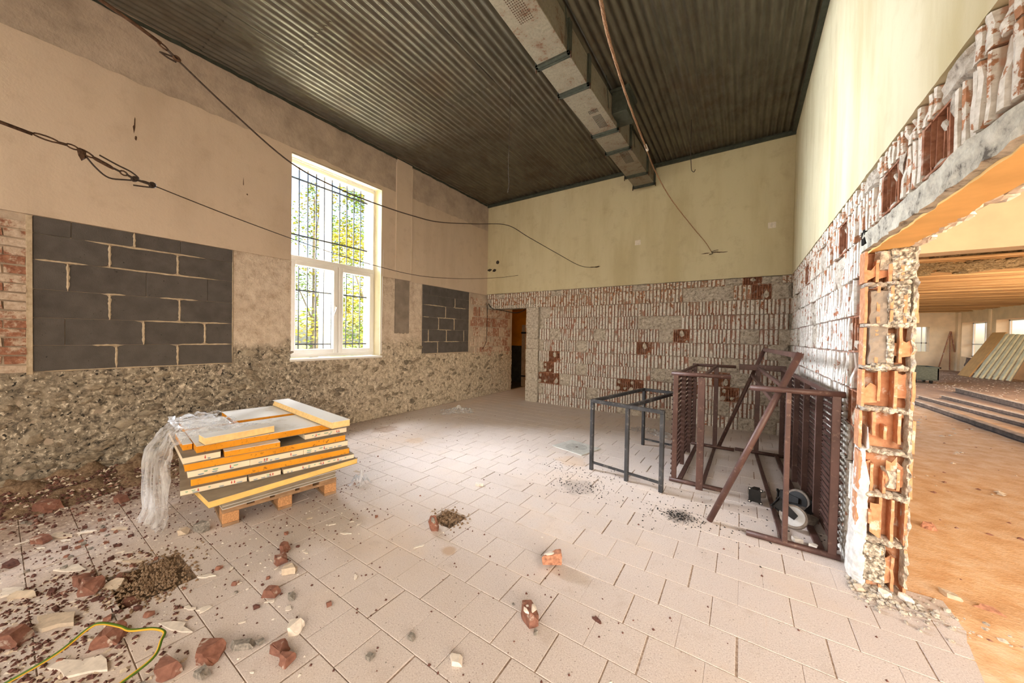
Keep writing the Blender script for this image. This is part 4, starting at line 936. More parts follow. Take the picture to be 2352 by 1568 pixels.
def lfp(name, a, b, r=None, w=.04, h=.02):
    a, b = Vector(a)-lf.location, Vector(b)-lf.location
    (MB().tube([a, b], r, 12) if r else MB().bar(a, b, w, h)).build(name, 'brown_steel', lf, r is not None, 0 if r else .003)
n0, n1, f0, f1 = (-.19, 3.155, .01), (.34, 3.165, 1.365), (-.24, 5.44, .01), (.236, 5.46, 1.35)
lfp('pole', n0, n1, .0225); lfp('pole', f0, f1, .0225); lfp('top_bar', Vector(n1)-Vector((.008, 0, .02)), Vector(f1)-Vector((.008, 0, .02)), None, .03, .04)
k = .735; lfp('cross_bar', Vector(n0).lerp(Vector(n1), k), Vector(f0).lerp(Vector(f1), k), None, .035, .035)

# ================================================================== CASTERS
def caster(label, loc_, eul, r=.088, disc='hubgrey'):
    t = thing('caster_wheel', label, 'caster', loc_, 0, None); t.rotation_euler = eul
    def ring(rs, xs, n=22):
        m = MB()
        for R_, x in zip(rs, xs): m.v += [(x, R_*math.cos(2*math.pi*i/n), R_*math.sin(2*math.pi*i/n)) for i in range(n)]
        for k in range(len(rs)-1):
            for i in range(n): m.f.append((k*n+i, k*n+(i+1) % n, (k+1)*n+(i+1) % n, (k+1)*n+i)); m.mi.append(0)
        m.f += [tuple(range(n))[::-1], tuple(range((len(rs)-1)*n, len(rs)*n))]; m.mi += [0, 0]; return m
    ring((r*.8, r*.97, r, r, r*.97, r*.8), (-.026, -.024, -.016, .016, .024, .026)).build('tyre', 'rubber', t, False, .002)
    ring((r*.35, r*.80, r*.80, r*.35), (-.031, -.028, .028, .031)).build('wheel_disc', disc, t); ring((r*.16, r*.16), (-.045, .045), 10).build('axle', 'blackmetal', t)
    m = MB()
    for s in (-1, 1): m.prism([(-.022, -.02), (.022, -.02), (.05, r+.03), (-.035, r+.03)], .005, (s*.042, 0, 0), ((0, 1, 0), (0, 0, 1), (1, 0, 0)))
    m.span((-.045, -.035, r+.028), (.048, .05, r+.036)); m.build('fork', 'blackmetal', t, bevel=.001)
    m = MB(); a, b = .065, .052; poly = [(-a, -b), (-a+.02, -b), (-a+.03, -b+.012), (a-.03, -b+.012), (a-.02, -b), (a, -b), (a, -b+.02), (a-.012, -b+.03), (a-.012, b-.03), (a, b-.02), (a, b), (a-.02, b), (a-.03, b-.012), (-a+.03, b-.012), (-a+.02, b), (-a, b), (-a, b-.02), (-a+.012, b-.03), (-a+.012, -b+.03), (-a, -b+.02)]
    m.prism(poly, .006, (0, 0, r+.044)); m.build('mounting_plate', 'blackmetal', t)
    for x, y in ((-.054, -.042), (.054, -.042), (-.054, .042), (.054, .042)): MB().prism([(x+.006*math.cos(i*math.pi/3), y+.006*math.sin(i*math.pi/3)) for i in range(6)], .001, (0, 0, r+.0502)).build('bolt_hole', 'plaster_chip', t)
    MB().tube([(0, 0, r+.034), (0, 0, r+.046)], .03, 12).build('swivel', 'blackmetal', t)
    return t
def aim(t, x, z):
    x = Vector(x).normalized(); z = Vector(z); z = (z-x*z.dot(x)).normalized(); t.rotation_euler = Matrix((x, z.cross(x), z)).transposed().to_euler()
aim(caster('black caster lying with its mounting plate facing out, nearest the rack opening', (.135, 3.85, .062), (0, 0, 0), .07), (0, .1, 1), (-.12, -1, .12))
aim(caster('caster with black rim leaning upright against the rack rails', (.425, 3.78, .098), (0, 0, 0), .092, 'blackmetal'), (-.55, -.8, .22), (.2, .8, -.2))
aim(caster('grey disc caster tilted toward the front of the rack', (.355, 3.42, .092), (0, 0, 0), .088), (-.12, -.85, .52), (-.8, .25, .5))
aim(caster('dusty caster half hidden behind the grey disc one', (.45, 3.56, .07), (0, 0, 0), .072, 'rubber'), (.2, -.3, .9), (.5, .8, .1))
# ================================================================== PALLET AND BOARDS
def frm(xy, a, z, name, label, cat, group=None): return thing(name, label, cat, (xy[0], xy[1], z), math.pi/2-math.radians(a), group)
pa = frm((-3.163, .93), 9, 0, 'wooden_pallet', 'wooden pallet under the stack of foam boards', 'pallet')
for y in (.0725, .6, 1.1275):
    for x in (.05, .4, .75): MB().box((x, y, .061), (.10, .145, .078)).build('pallet_block', 'chip', pa, bevel=.004)
    MB().span((0, y-.0725, .1), (.80, y+.0725, .122)).build('stringer_board', 'wood', pa, bevel=.002)
for x in (.05, .4, .75): MB().span((x-.05, 0, 0), (x+.05, 1.2, .022)).build('bottom_board', 'wood', pa, bevel=.002)
for i, (x, w) in enumerate(((.0725, .145), (.245, .1), (.4, .145), (.555, .1), (.7275, .145))): MB().span((x-w/2, 0, .122), (x+w/2, 1.2, .144)).build('deck_board', 'wood', pa, bevel=.002)
def board(xy, a, L, D, z, t, core, label, top='facing_dirty', name='foam_board', cat='board', group=None, marks=0, bevelled=False, seed=0):
    o = frm(xy, a, z, name, label, cat, group); e = .0025; rng = random.Random(seed)
    m = MB(); n = max(2, int(L/.08))
    if bevelled: m.prism([(0, e), (L, e), (L, t-e), (.02, t-e)], D, (0, D, 0), ((1, 0, 0), (0, 0, 1), (0, -1, 0)))
    else: m.span((0, .001, e), (L, D, t-e))
    m.build('foam_core', core, o, bevel=.002)
    MB().span((-.001, 0, t-e), (L+.001, D, t)).build('top_facing', top, o); MB().span((-.001, 0, 0), (L+.001, D, e)).build('bottom_facing', 'facing_dirty', o)
    if marks:
        x = .03; m = MB(); m.cur = 0
        for row, cc in ((.30, 2), (.62, 0)):
            m.cur = cc; x = rng.uniform(.01, .06)
            while x < L-.05:
                l = rng.uniform(.012, .035)
                if rng.random() < .55: m.box((x+l/2, -.0003, t*row), (l, .0012, t*.09)); m.box((x+l/2, -.0003, t*row-.005), (l*.7, .0012, t*.04))
                x += l+rng.uniform(.006, .03)
        m.cur = 1
        for k in range(marks):
            x = L*(.25+.5*k/max(1, marks-1)) if marks > 1 else L*rng.uniform(.3, .7)
            for dx_ in (0, .016)[:1+(k+seed) % 2]:
                s = 1 if seed % 2 else -1; zc = t*.52
                m.prism([(x+dx_-.005, zc), (x+dx_, zc+s*t*.28), (x+dx_+.005, zc)], .0014, (0, -.001, 0), ((1, 0, 0), (0, 0, 1), (0, 1, 0))); m.box((x+dx_, -.0003, zc-s*t*.13), (.004, .0014, t*.26))
        m.build('printed_marks', ['ink_green', 'ink_red', 'ink_blue'], o)
    return o
GB = 'dusty grey panels at the bottom of the stack'
for i, z in enumerate((.146, .206, .267)):
    o = frm((-3.13+.012*i, .92+.006*i), 6, z, 'grey_panel', ('lowest dusty grey panel resting on the pallet deck', 'middle dusty grey panel above the pallet', 'upper dusty grey panel just under the long yellow board')[i], 'panel', None)
    MB().span((0, 0, .004), (.80, .95, .056)).build('panel_core', 'facing_dirty', o, bevel=.003); MB().span((0, -.002, 0), (.80, .95, .004)).build('white_facing', 'facing', o); MB().span((0, -.002, .022), (.80, .001, .025)).build('white_groove', 'facing', o)
board((-2.774, .747), 1.8, .99, .52, .330, .045, 'foam_yellow', 'long yellow foam board jutting out at the bottom of the stack', seed=1)
board((-3.0, .664), 12, .345, .95, .377, .037, 'printed', 'printed cream board at the lower left end of the stack', marks=2, seed=2)
board((-2.904, 1.009), 10, .19, .95, .377, .037, 'printed', 'short printed cream board in the middle of the lowest printed row', marks=1, seed=3)
board((-2.863, 1.211), 11.6, .515, .95, .377, .037, 'printed', 'long printed cream board at the lower right of the stack', marks=3, seed=4)
board((-3.02, .72), 13, 1.0, 1.0, .4155, .049, 'foam_orange', 'lowest of the three long orange foam boards', seed=5)
board((-3.05, .712), 11, .333, .95, .466, .046, 'printed', 'printed cream board at the left of the middle row', marks=1, seed=6)
board((-2.983, 1.039), 10.5, .345, .95, .466, .046, 'printed', 'printed cream board at the centre of the middle row', marks=2, seed=7)
board((-2.919, 1.38), 9.5, .345, .95, .466, .046, 'printed', 'printed cream board at the right of the middle row', marks=1, seed=8)
board((-3.05, .697), 10.3, 1.02, 1.0, .5135, .051, 'foam_orange', 'middle one of the three long orange foam boards', seed=9)
board((-3.05, .687), 7.5, .194, .95, .566, .044, 'printed', 'short printed cream board under the left end of the top orange board', marks=1, seed=10)
board((-2.995, .892), 11, .33, .25, .566, .044, 'foam_orange', 'short orange foam offcut sticking out between the upper boards', 'facing', seed=11)
board((-2.978, 1.418), 8, .335, .95, .566, .044, 'printed', 'printed cream board under the right end of the top orange board', marks=2, seed=12)
board((-3.08, .764), 6.9, .92, .56, .6115, .051, 'foam_orange', 'topmost long orange foam board with white upper face', 'facing', seed=13)
board((-3.70, 1.17), 6.9, .58, .52, .6115, .051, 'foam_orange', 'white faced foam board lying at the back right of the stack top', 'facing', seed=14)
board((-3.70, .845), 6.9, .30, .34, .6115, .045, 'foam_orange', 'white faced foam board under the plastic film at the back left of the stack top', 'facing', seed=15)
board((-3.22, .725), 6.9, .05, .42, .6115, .045, 'foam_orange', 'narrow foam strip at the left end of the top board', 'facing', seed=18)
board((-3.049, .80), 1, .42, .14, .664, .053, 'foam_pale', 'small pale foam offcut lying on top at the front', 'facing', seed=16)
o = board((-3.30, .96), 18, .235, .17, .664, .022, 'foam_orange', 'thin white board scrap lying behind the front offcut', 'facing', seed=17)
board((-2.776, 1.53), 5, .148, 1.40, .664, .056, 'foam_pale', 'long white plank lying across the right end of the stack', 'facing', 'foam_plank', 'plank', bevelled=True, seed=19)

# ================================================================== PLASTIC FILM
def film_sheet(name, label, fn, nu, nv, loc_):
    m = MB()
    for j in range(nv+1):
        for i in range(nu+1): m.v.append(tuple(Vector(fn(i/nu, j/nv))-Vector(loc_)))
    for j in range(nv):
        for i in range(nu): k = j*(nu+1)+i; m.f.append((k, k+1, k+nu+2, k+nu+1)); m.mi.append(0)
    t = thing(name, label, 'plastic film', loc_); m.build('sheet', 'film', t, True); return t
path = [(.42, .680), (.27, .685), (.12, .69), (.02, .685), (-.03, .63), (-.05, .52), (-.055, .38), (-.055, .22), (-.06, .09), (-.09, .012)]
def drape(u, v):
    s = v*(len(path)-1); i = min(int(s), len(path)-2); f = s-i; y = path[i][0]*(1-f)+path[i+1][0]*f; z = path[i][1]*(1-f)+path[i+1][1]*f
    hang = max(0, min(1, (v-.38)/.25)); x0 = -3.20-.20*hang; x1 = -4.06+.22*hang; x = x0+(x1-x0)*u; y += .70+.17*(-3.05-x)-(-.02+.13*u)*min(1, hang*1.3)
    if v < .35: y = y+(.25*nz(u*3, 1.7))*(1-v/.35)-.05*u
    fold = .03*math.sin(u*19+3.5*nz(u*2.5, v*1.5))*hang+.03*nz(u*7, v*2, 4)
    cr = .05*abs(nz(u*9, v*13, 7))+.03*abs(nz(u*20, v*28, 3))
    hem = (.07*nz(u*9, 5)-.02)*max(0, (v-.85)/.15)
    return (x+.02*nz(v*9, u*7, 2), y-abs(fold)*hang-.02+.02*nz(u*14, v*14)*(1-hang), max(.004, z+(cr+.004)*(1-hang*.8)+hem))
film_sheet('plastic_film', 'crumpled clear plastic film draped over the left end of the board stack', drape, 70, 90, (-3.8, .75, 0))
def crumple(c, a, b, h, rot, seed):
    def fn(u, v):
        x, y = (u-.5)*2, (v-.5)*2; r = math.hypot(x, y); e = max(0, 1-r*r*.75)
        X_ = x*a*(1+.35*nz(u*3, v*3, seed)); Y_ = y*b*(1+.35*nz(u*3+5, v*3, seed))
        z = .005+h*e*(.25+1.6*abs(nz(u*6, v*6, seed+1)))+h*.35*abs(nz(u*15, v*15, seed+2))
        return (c[0]+X_*math.cos(rot)-Y_*math.sin(rot), c[1]+X_*math.sin(rot)+Y_*math.cos(rot), z)
    return fn
film_sheet('plastic_film', 'crumpled plastic film heap on the floor below the second grey infill', crumple((-4.45, 4.85, 0), .30, .19, .09, .9, 3), 40, 32, (-4.45, 4.85, 0))
film_sheet('plastic_film', 'flat scrap of plastic film behind the black table frame', crumple((-1.15, 5.62, 0), .30, .14, .05, -.2, 9), 34, 24, (-1.15, 5.62, 0))
film_sheet('plastic_film', 'small ball of plastic film at the right end of the board stack', crumple((-3.02, 1.95, .36), .09, .07, .11, .3, 15), 20, 16, (-3.02, 1.95, 0))

# ================================================================== DRAIN PLATE, CABLE
dp = thing('drain_plate', 'square grey perforated drain cover plate lying on the tiles', 'drain cover', (-1.79, 4.245, .0), math.atan2(-.125, .478))
MB().span((-.24, -.205, .0), (.24, .205, .009)).build('plate', 'drain', dp, bevel=.002)
m = MB()
for k in range(1, 8):
    for q in range(5*k+3): a = 2*math.pi*q/(5*k+3)+k*.4; r_ = .019*k; m.box((r_*math.cos(a), r_*math.sin(a), .0092), (.010, .004, .001), Matrix.Rotation(a, 3, 'Z'))
o = m.build('perforation', 'dark', dp); o['kind'] = 'stuff'
MB().box((.01, .0, .011), (.03, .008, .006), Matrix.Rotation(.8, 3, 'Z')).build('handle_slot', 'rust', dp)
ep = spline([(-2.42, -.22, .012), (-2.40, -.06, .03), (-2.357, .125, .085), (-2.378, .226, .125), (-2.35, .262, .138), (-2.30, .31, .115), (-2.262, .336, .098), (-2.209, .398, .088), (-2.16, .425, .078), (-2.13, .41, .066), (-2.077, .373, .042), (-2.06, .27, .018), (-2.0, .10, .009)], 8)
t = thing('earth_cable', 'stiff green and yellow earth cable looping up from the rubble at lower left', 'cable', (-2.3, .2, 0)); n = 10; m = MB(); m.tube([p-t.location for p in ep], .0062, n); o = m.build('sheath', 'earth', t, True)
uv = o.data.uv_layers.new(name='UVMap')
for p in o.data.polygons:
    for li in p.loop_indices:
        vi = o.data.loops[li].vertex_index; uv.data[li].uv = (vi//n/40, (.5+.5*math.sin(2*math.pi*(vi % n)/n+vi//n*.02)))

# ================================================================== DEBRIS
def shard(seed, d, jit=.18, sub=0):
    r = random.Random(seed); b = bmesh.new(); bmesh.ops.create_cube(b, size=1)
    for v in b.verts: v.co = Vector((v.co.x*d[0]*(1+r.uniform(-jit, jit)), v.co.y*d[1]*(1+r.uniform(-jit, jit)), v.co.z*d[2]*(1+r.uniform(-jit, jit))))
    bmesh.ops.bisect_plane(b, geom=b.verts[:]+b.edges[:]+b.faces[:], plane_co=(d[0]*.32, d[1]*r.uniform(-.1, .3), d[2]*.25), plane_no=Vector((.7, r.uniform(-.6, .6), .6)), clear_outer=True)
    bmesh.ops.holes_fill(b, edges=[e for e in b.edges if e.is_boundary])
    if r.random() < .7:
        bmesh.ops.bisect_plane(b, geom=b.verts[:]+b.edges[:]+b.faces[:], plane_co=(-d[0]*.34, 0, d[2]*.1), plane_no=Vector((-.8, r.uniform(-.7, .7), r.uniform(-.3, .5))), clear_outer=True)
        bmesh.ops.holes_fill(b, edges=[e for e in b.edges if e.is_boundary])
    bmesh.ops.triangulate(b, faces=b.faces[:])
    bmesh.ops.subdivide_edges(b, edges=b.edges[:], cuts=2)
    zmin = min(v.co.z for v in b.verts)
    m = MB(); vs = []
    for v in b.verts:
        q = v.co*1.0; k = min(d)*.10; q += Vector((nz(q.x*60+seed, q.y*60, q.z*60), nz(q.x*60, q.y*60+seed, q.z*60), nz(q.x*60, q.y*60, q.z*60+seed)))*k; q.z -= zmin-.0; vs.append(q)
    m.add(vs, [[v.index for v in f.verts] for f in b.faces]); b.free(); return m
def chip(seed, a, b_, th=.006, n=9):
    r = random.Random(seed); pts = []
    for i in range(n): q = 2*math.pi*i/n+r.uniform(-.2, .2); k = r.choice((.5, .75, .9, 1.0, 1.15)); pts.append((a/2*k*math.cos(q), b_/2*k*math.sin(q)))
    return MB().prism(pts, th, (0, 0, 0))
def place(m, mat, name, label, cat, x, y, z=.001, rz=0, tilt=(0, 0), group=None):
    o = m.build(name, mat); o.location = (x, y, z); o.rotation_euler = (tilt[0], tilt[1], rz); return tag(o, label, cat, group)
o = place(shard(1, (.075, .085, .075)), ['brick'], 'brick_chunk', 'square brick chunk topped with white mortar at the front centre of the floor', 'brick', -.869, 1.505, .001, .7)
MB().lump((0, .004, .066), (.068, .07, .022), random.Random(4), 2, .15).build('mortar_crust', 'plaster_chip', o)
o = place(shard(2, (.055, .11, .075), .4), 'orange_brick', 'brick_chunk', 'jagged fresh orange brick chunk right of the floor centre', 'brick', -.985, 1.95, .001, 2.2)
MB().lump((0, .0, .07), (.04, .07, .03), random.Random(5), 2, .2).build('mortar_crust', 'plaster_chip', o)
o = place(shard(3, (.05, .045, .10)), 'brick', 'brick_chunk', 'upright brick splinter beside the small square hole in the floor', 'brick', -1.875, 1.82, .0, .5, (.25, -.15)); MB().lump((0, .0, .07), (.035, .04, .07), random.Random(6), 2, .2).build('mortar_crust', 'grey_stone', o)
for i, (x, y, d, mat, lab, rz) in enumerate((
    (-2.50, 1.06, (.07, .06, .05), 'brick', 'small red brick lump, upper one of two beside the stack shadow', .4), (-2.38, .995, (.075, .055, .06), 'brick', 'small red brick lump, lower one of two beside the stack shadow', 1.4),
    (-2.24, .985, (.075, .05, .05), 'beige_chip', 'rounded beige pebble next to the two red brick lumps', .9), (-2.124, .845, (.085, .05, .045), 'brick', 'flat topped red brick wedge left of the floor centre', .5),
    (-2.011, .893, (.04, .035, .03), 'grey_stone', 'dark pebble just right of the flat topped red wedge', 1.1), (-1.779, .805, (.08, .06, .045), 'plaster_chip', 'thick white plaster lump on the front tiles', .8),
    (-1.712, .715, (.075, .06, .045), 'brick', 'reddish brick lump below the white plaster lump', .3), (-1.638, .709, (.065, .055, .04), 'brick', 'dark red brick lump at the lower edge beside its twin', 1.9),
    (-1.877, .628, (.135, .04, .035), 'grey_stone', 'long stick of grey mortar on the front tiles', .75), (-1.945, .52, (.13, .09, .065), 'brick', 'large wedge shaped brick half at the lower front', .6),
    (-1.857, .478, (.06, .04, .035), 'grey_stone', 'speckled grey mortar lump touching the large brick wedge', .3), (-2.418, .285, (.115, .09, .075), 'brick', 'large brick piece lying under the earth cable loop', 1.0),
    (-1.99, .392, (.11, .075, .05), 'brick', 'pale red brick piece at the bottom edge of the view', .35), (-3.0, .41, (.10, .06, .05), 'brick', 'brick piece lying in the upper corner of the large floor pit', .5),
    (-2.735, .40, (.11, .05, .04), 'brick', 'brick piece lying in the lower corner of the large floor pit', .7), (-2.971, .285, (.11, .08, .075), 'brick', 'bigger brick lump left of the large floor pit', .9),
    (-3.083, .275, (.08, .06, .055), 'brick', 'smaller brick lump behind the one left of the pit', .2), (-2.754, .045, (.10, .08, .07), 'brick', 'dark red brick lump at the left edge near the cable', .8),
    (-3.928, .17, (.13, .06, .045), 'brick', 'red brick piece among the rubble at the far left', .6), (-3.677, .05, (.10, .06, .03), 'crumb', 'dark flat brick piece at the left edge', .4),
    (-3.232, .833, (.085, .07, .06), 'grey_stone', 'rough grey mortar ball left of the pallet', .3), (-3.282, .745, (.06, .05, .045), 'beige_chip', 'cream plaster lump near the grey mortar ball', 1.0),
    (-4.602, .22, (.25, .12, .075), 'brick', 'half brick in the rubble strip along the left wall', .5), (-4.34, .585, (.15, .07, .05), 'brick', 'reddish brick piece in front of the wall rubble strip', .4),
    (-4.95, .80, (.12, .09, .06), 'brick', 'brick piece at the wall foot behind the plastic film', .3), (-4.88, .42, (.2, .10, .05), 'beige_chip', 'broad plaster slab leaning in the wall rubble strip', .5),
    (-1.026, 1.13, (.07, .045, .025), 'plaster_chip', 'smooth white stone at the bottom of the view', .5), (-1.282, 1.10, (.035, .03, .02), 'grey_stone', 'blue grey pebble on the front tiles', .2),
    (.60, 2.80, (.05, .04, .03), 'beige_chip', 'beige mortar crumb at the foot of the broken wall end', .3), (.70, 2.82, (.07, .05, .035), 'plaster_chip', 'pale mortar lump at the foot of the broken wall end', .8), (.79, 2.84, (.06, .05, .035), 'plaster_chip', 'pale rubble lump right of the broken wall foot', .1),
    (.36, 3.21, (.06, .045, .035), 'plaster_chip', 'crumbly white lump inside the longer rack, the left of two', .4), (.44, 3.17, (.07, .05, .035), 'plaster_chip', 'crumbly white lump inside the longer rack beside its front post', 1.2),
    (1.25, 4.05, (.10, .06, .05), 'orange_brick', 'orange brick piece on the dusty hall floor', .4), (1.02, 3.03, (.10, .04, .03), 'beige_chip', 'beige splinter at the threshold of the hall', -.3))):
    place(shard(20+i, tuple(q*.86 for q in d)), mat, 'brick_lump' if mat in ('brick', 'orange_brick', 'crumb') else 'mortar_lump', lab, 'brick' if mat in ('brick', 'orange_brick', 'crumb') else 'rubble', x, y, -.045 if 'pit' in lab and 'in the' in lab else .0, rz)
for i, (x, y, a, b_, th, mat, lab, rz, tl) in enumerate((
    (-3.346, .24, .20, .09, .008, 'plaster_chip', 'large white plaster flake left of the floor pit', .6, 0), (-3.933, .25, .17, .09, .008, 'beige_chip', 'beige plaster flake far left near the rubble', .5, 0), (-3.732, .505, .13, .05, .007, 'beige_chip', 'long beige plaster flake left of the pallet', .7, 0),
    (-3.859, .363, .12, .04, .007, 'plaster_chip', 'narrow white plaster flake beside the beige ones', .9, 0), (-2.273, .485, .20, .07, .007, 'plaster_chip', 'large pale plaster flake right of the cable loop', .35, 0), (-2.776, .16, .24, .10, .02, 'beige_chip', 'broad plaster slab left of the earth cable', .5, 0),
    (-3.296, .04, .15, .07, .01, 'plaster_chip', 'white plaster flake at the left edge of the view', .5, 0), (-3.202, .075, .16, .05, .014, 'beige_chip', 'tilted beige plaster slab at the left edge', .7, .3), (-3.138, .476, .12, .035, .006, 'beige_chip', 'thin beige flake above the floor pit', .6, 0),
    (-2.916, .38, .12, .08, .012, 'beige_chip', 'cream plaster slab fallen into the floor pit', .5, .25), (-2.369, .56, .08, .025, .006, 'plaster_chip', 'white sliver right of the floor pit', .5, 0), (-2.30, .60, .06, .045, .006, 'plaster_chip', 'small white flake right of the floor pit', 1.2, 0),
    (-2.60, .69, .09, .035, .006, 'plaster_chip', 'white flake at the corner of the floor pit', .8, 0), (-1.955, .85, .045, .03, .005, 'plaster_chip', 'small white flake near the dark pebble', .4, 0), (-2.36, 1.41, .08, .03, .004, 'plaster_chip', 'pale oval flake at the edge of the stack shadow', .4, 0),
    (-2.09, 2.597, .09, .05, .02, 'plaster_chip', 'small white block lying alone in the middle of the floor', .3, 0), (-.592, 1.715, .06, .025, .006, 'crumb', 'dark curled leaf like chip on the front tiles', -.3, .5), (-3.33, 2.11, .09, .03, .006, 'beige_chip', 'wood splinter on the tiles right of the stack', .3, .6),
    (-2.782, 1.366, .05, .02, .004, 'beige_chip', 'pale sliver in the shadow in front of the pallet', .9, .3), (1.138, 2.99, .14, .06, .012, 'orange_brick', 'brown roof tile shard at the threshold of the hall', -.3, .5), (-2.33, .20, .24, .09, .01, 'plaster_chip', 'wide plaster flake under the earth cable', .5, 0))):
    place(chip(60+i, a, b_, th), mat, 'plaster_flake' if mat != 'crumb' and mat != 'orange_brick' else 'loose_chip', lab, 'plaster flake' if mat not in ('crumb', 'orange_brick') else 'chip', x, y, .001, rz, (tl, 0))
rng = random.Random(77)
def dens(x, y):   # how thickly debris lies
    d = (-1.2-(x+.45*y))/2.2; return max(.05, min(1, d))
def inpit(x, y): return pit_depth(x, y) > 0
protoc = [shard(200+i, (.026, .02, .014)).mesh('crumb', 'crumb') for i in range(5)]; protor = [shard(210+i, (.028, .022, .016)).mesh('crumb', 'brick') for i in range(4)]; protog = [shard(216+i, (.024, .02, .014)).mesh('crumb', 'grey_stone') for i in range(3)]; protow = [chip(220+i, .05, .025, .004).mesh('flake', 'plaster_chip') for i in range(5)]
k = 0
while k < 130:
    x, y = rng.uniform(-4.6, .5), rng.uniform(.1, 2.6)
    if rng.random() > dens(x, y)*max(.05, min(1, (1.9-y)/1.0)) or inpit(x, y) or (-4.3 < x < -2.7 and .6 < y < 1.9): continue
    c = rng.random(); me = rng.choice(protoc if c < .4 else protor if c < .75 else protog)
    nm, lb, gp = (('brick_crumb', 'small dark brick crumb lying loose among the floor debris', 'dark brick crumbs on the floor'), ('brick_crumb', 'small red brick crumb lying loose among the floor debris', 'red brick crumbs on the floor'), ('mortar_crumb', 'small grey mortar crumb lying loose among the floor debris', 'grey mortar crumbs on the floor'))[0 if c < .4 else 1 if c < .75 else 2]
    o = link(nm, me); o.location = (x, y, .0); s = rng.uniform(.5, 1.3); o.scale = (s, s, s); o.rotation_euler = (0, 0, rng.uniform(0, 6.3)); tag(o, lb, 'crumb', gp); k += 1
k = 0
while k < 60:
    x, y = rng.uniform(-4.7, -1.2), rng.uniform(.1, 1.7)
    if rng.random() > dens(x, y)*1.2 or inpit(x, y) or (-4.3 < x < -2.7 and .6 < y < 1.9): continue
    o = link('plaster_flake', rng.choice(protow)); o.location = (x, y, .001); s = rng.uniform(.5, 1.6); o.scale = (s, s*rng.uniform(.6, 1), 1); o.rotation_euler = (0, 0, rng.uniform(0, 6.3)); tag(o, 'small pale plaster flake scattered over the left floor', 'plaster flake', 'pale plaster flakes on the left floor'); k += 1
# uncountable grit, soot, wall rubble
def scatter(name, mat, n, gen, s0, s1, sub=0, zf=.5):
    m = MB(); r = random.Random(hash(name) % 1000 if False else len(name)*7)
    for i in range(n):
        p = gen(r)
        if p is None: continue
        s = r.uniform(s0, s1); a = r.uniform(0, 6.3); R_ = Matrix.Rotation(a, 3, 'Z')
        vs = [Vector((r.uniform(.3, .6), 0, 0)), Vector((-.1, r.uniform(.3, .5), 0)), Vector((-r.uniform(.3, .55), -.05, 0)), Vector((.05, -r.uniform(.3, .5), 0)), Vector((r.uniform(-.1, .1), r.uniform(-.1, .1), zf))]
        m.add([Vector(p)+R_ @ v*s for v in vs], [(0, 1, 4), (1, 2, 4), (2, 3, 4), (3, 0, 4)])
    o = m.build(name, mat); o['kind'] = 'stuff'; return o
def floorpt(lo, hi, f):
    def g(r):
        x, y = r.uniform(lo[0], hi[0]), r.uniform(lo[1], hi[1])
        if r.random() > f(x, y) or inpit(x, y): return None
        return (x, y, 0)
    return g
tag(scatter('brick_grit', 'crumb', 14000, floorpt((-5, 0), (.6, 5.5), lambda x, y: max(.10, dens(x, y))*(1 if y < 2.0 else .12)), .005, .020), 'fine dark brick grit scattered over the tiles', 'grit')
tag(scatter('mortar_grit', 'grey_stone', 4000, floorpt((-5, 0), (.58, 5.3), lambda x, y: max(.25, dens(x, y))), .003, .010), 'fine grey mortar grit scattered over the tiles', 'grit')
tag(scatter('plaster_grit', 'plaster_chip', 5000, floorpt((-5, 0), (.3, 2.4), lambda x, y: dens(x, y)**1.5), .004, .024, zf=.2), 'fine white plaster grit over the left floor', 'grit')
def sootpt(r):
    c = r.choice(((-1.29, 3.14, .16), (-.40, 3.11, .15), (-.40, 3.11, .07), (-.9, 3.2, .5), (-1.5, 3.5, .3), (.0, 3.4, .3))); return (r.gauss(c[0], c[2]), r.gauss(c[1], c[2]*.6), 0)
tag(scatter('soot_flakes', 'soot', 900, sootpt, .005, .020, zf=.35), 'black soot flakes in two patches near the racks', 'soot')
def pitpt(r):
    a, b, c, e = PITS[0] if r.random() < .8 else PITS[1]; return (r.gauss((a+b)/2, (b-a)*.3), r.gauss((c+e)/2, (e-c)*.3), 0)
tag(scatter('pit_gravel', 'soil', 900, pitpt, .008, .03), 'loose brown gravel inside the broken floor pits', 'gravel')
def cornerpt(r):
    x, y = r.uniform(-3.3, -1.7), r.uniform(-.45, .55)
    return (x, y, 0) if r.random() < max(0, min(1, (.66-y-.22*(x+2.6))*1.5)) and not inpit(x, y) else None
tag(scatter('corner_crumbs', 'crumb', 2200, cornerpt, .012, .04, zf=.35), 'dark brick crumbs lying thick in the lower left corner', 'rubble')
tag(scatter('corner_flakes', 'beige_chip', 2600, cornerpt, .010, .045, zf=.2), 'pale plaster bits lying thick in the lower left corner', 'rubble')
def heap(x, y): return max(0, 1-(x-A)/(.62+.12*nz(y*2)))*max(0, min(1, (2.2-y)/.9))*.12
m = MB(); nx, ny = 22, 80; x1 = .75
for j in range(ny+1):
    for i in range(nx+1):
        x = A-.01+x1*i/nx; y = -.7+2.9*j/ny; m.v.append((x, y, heap(x, y)*(1+.9*nz(x*9, y*9))+.012*nz(x*30, y*30)-.006))
for j in range(ny):
    for i in range(nx): q = j*(nx+1)+i; m.f.append((q, q+1, q+nx+2, q+nx+1)); m.mi.append(0)
o = tag(m.build('rubble_heap', 'soil', smooth=True), 'low strip of brown rubble along the foot of the left wall', 'rubble', kind='stuff')
def heappt(r):
    y = r.uniform(-.3, 2.0); x = A+.03+abs(r.gauss(0, .42)); return (x, y, heap(x, y)*.9) if x < -4.25 else None
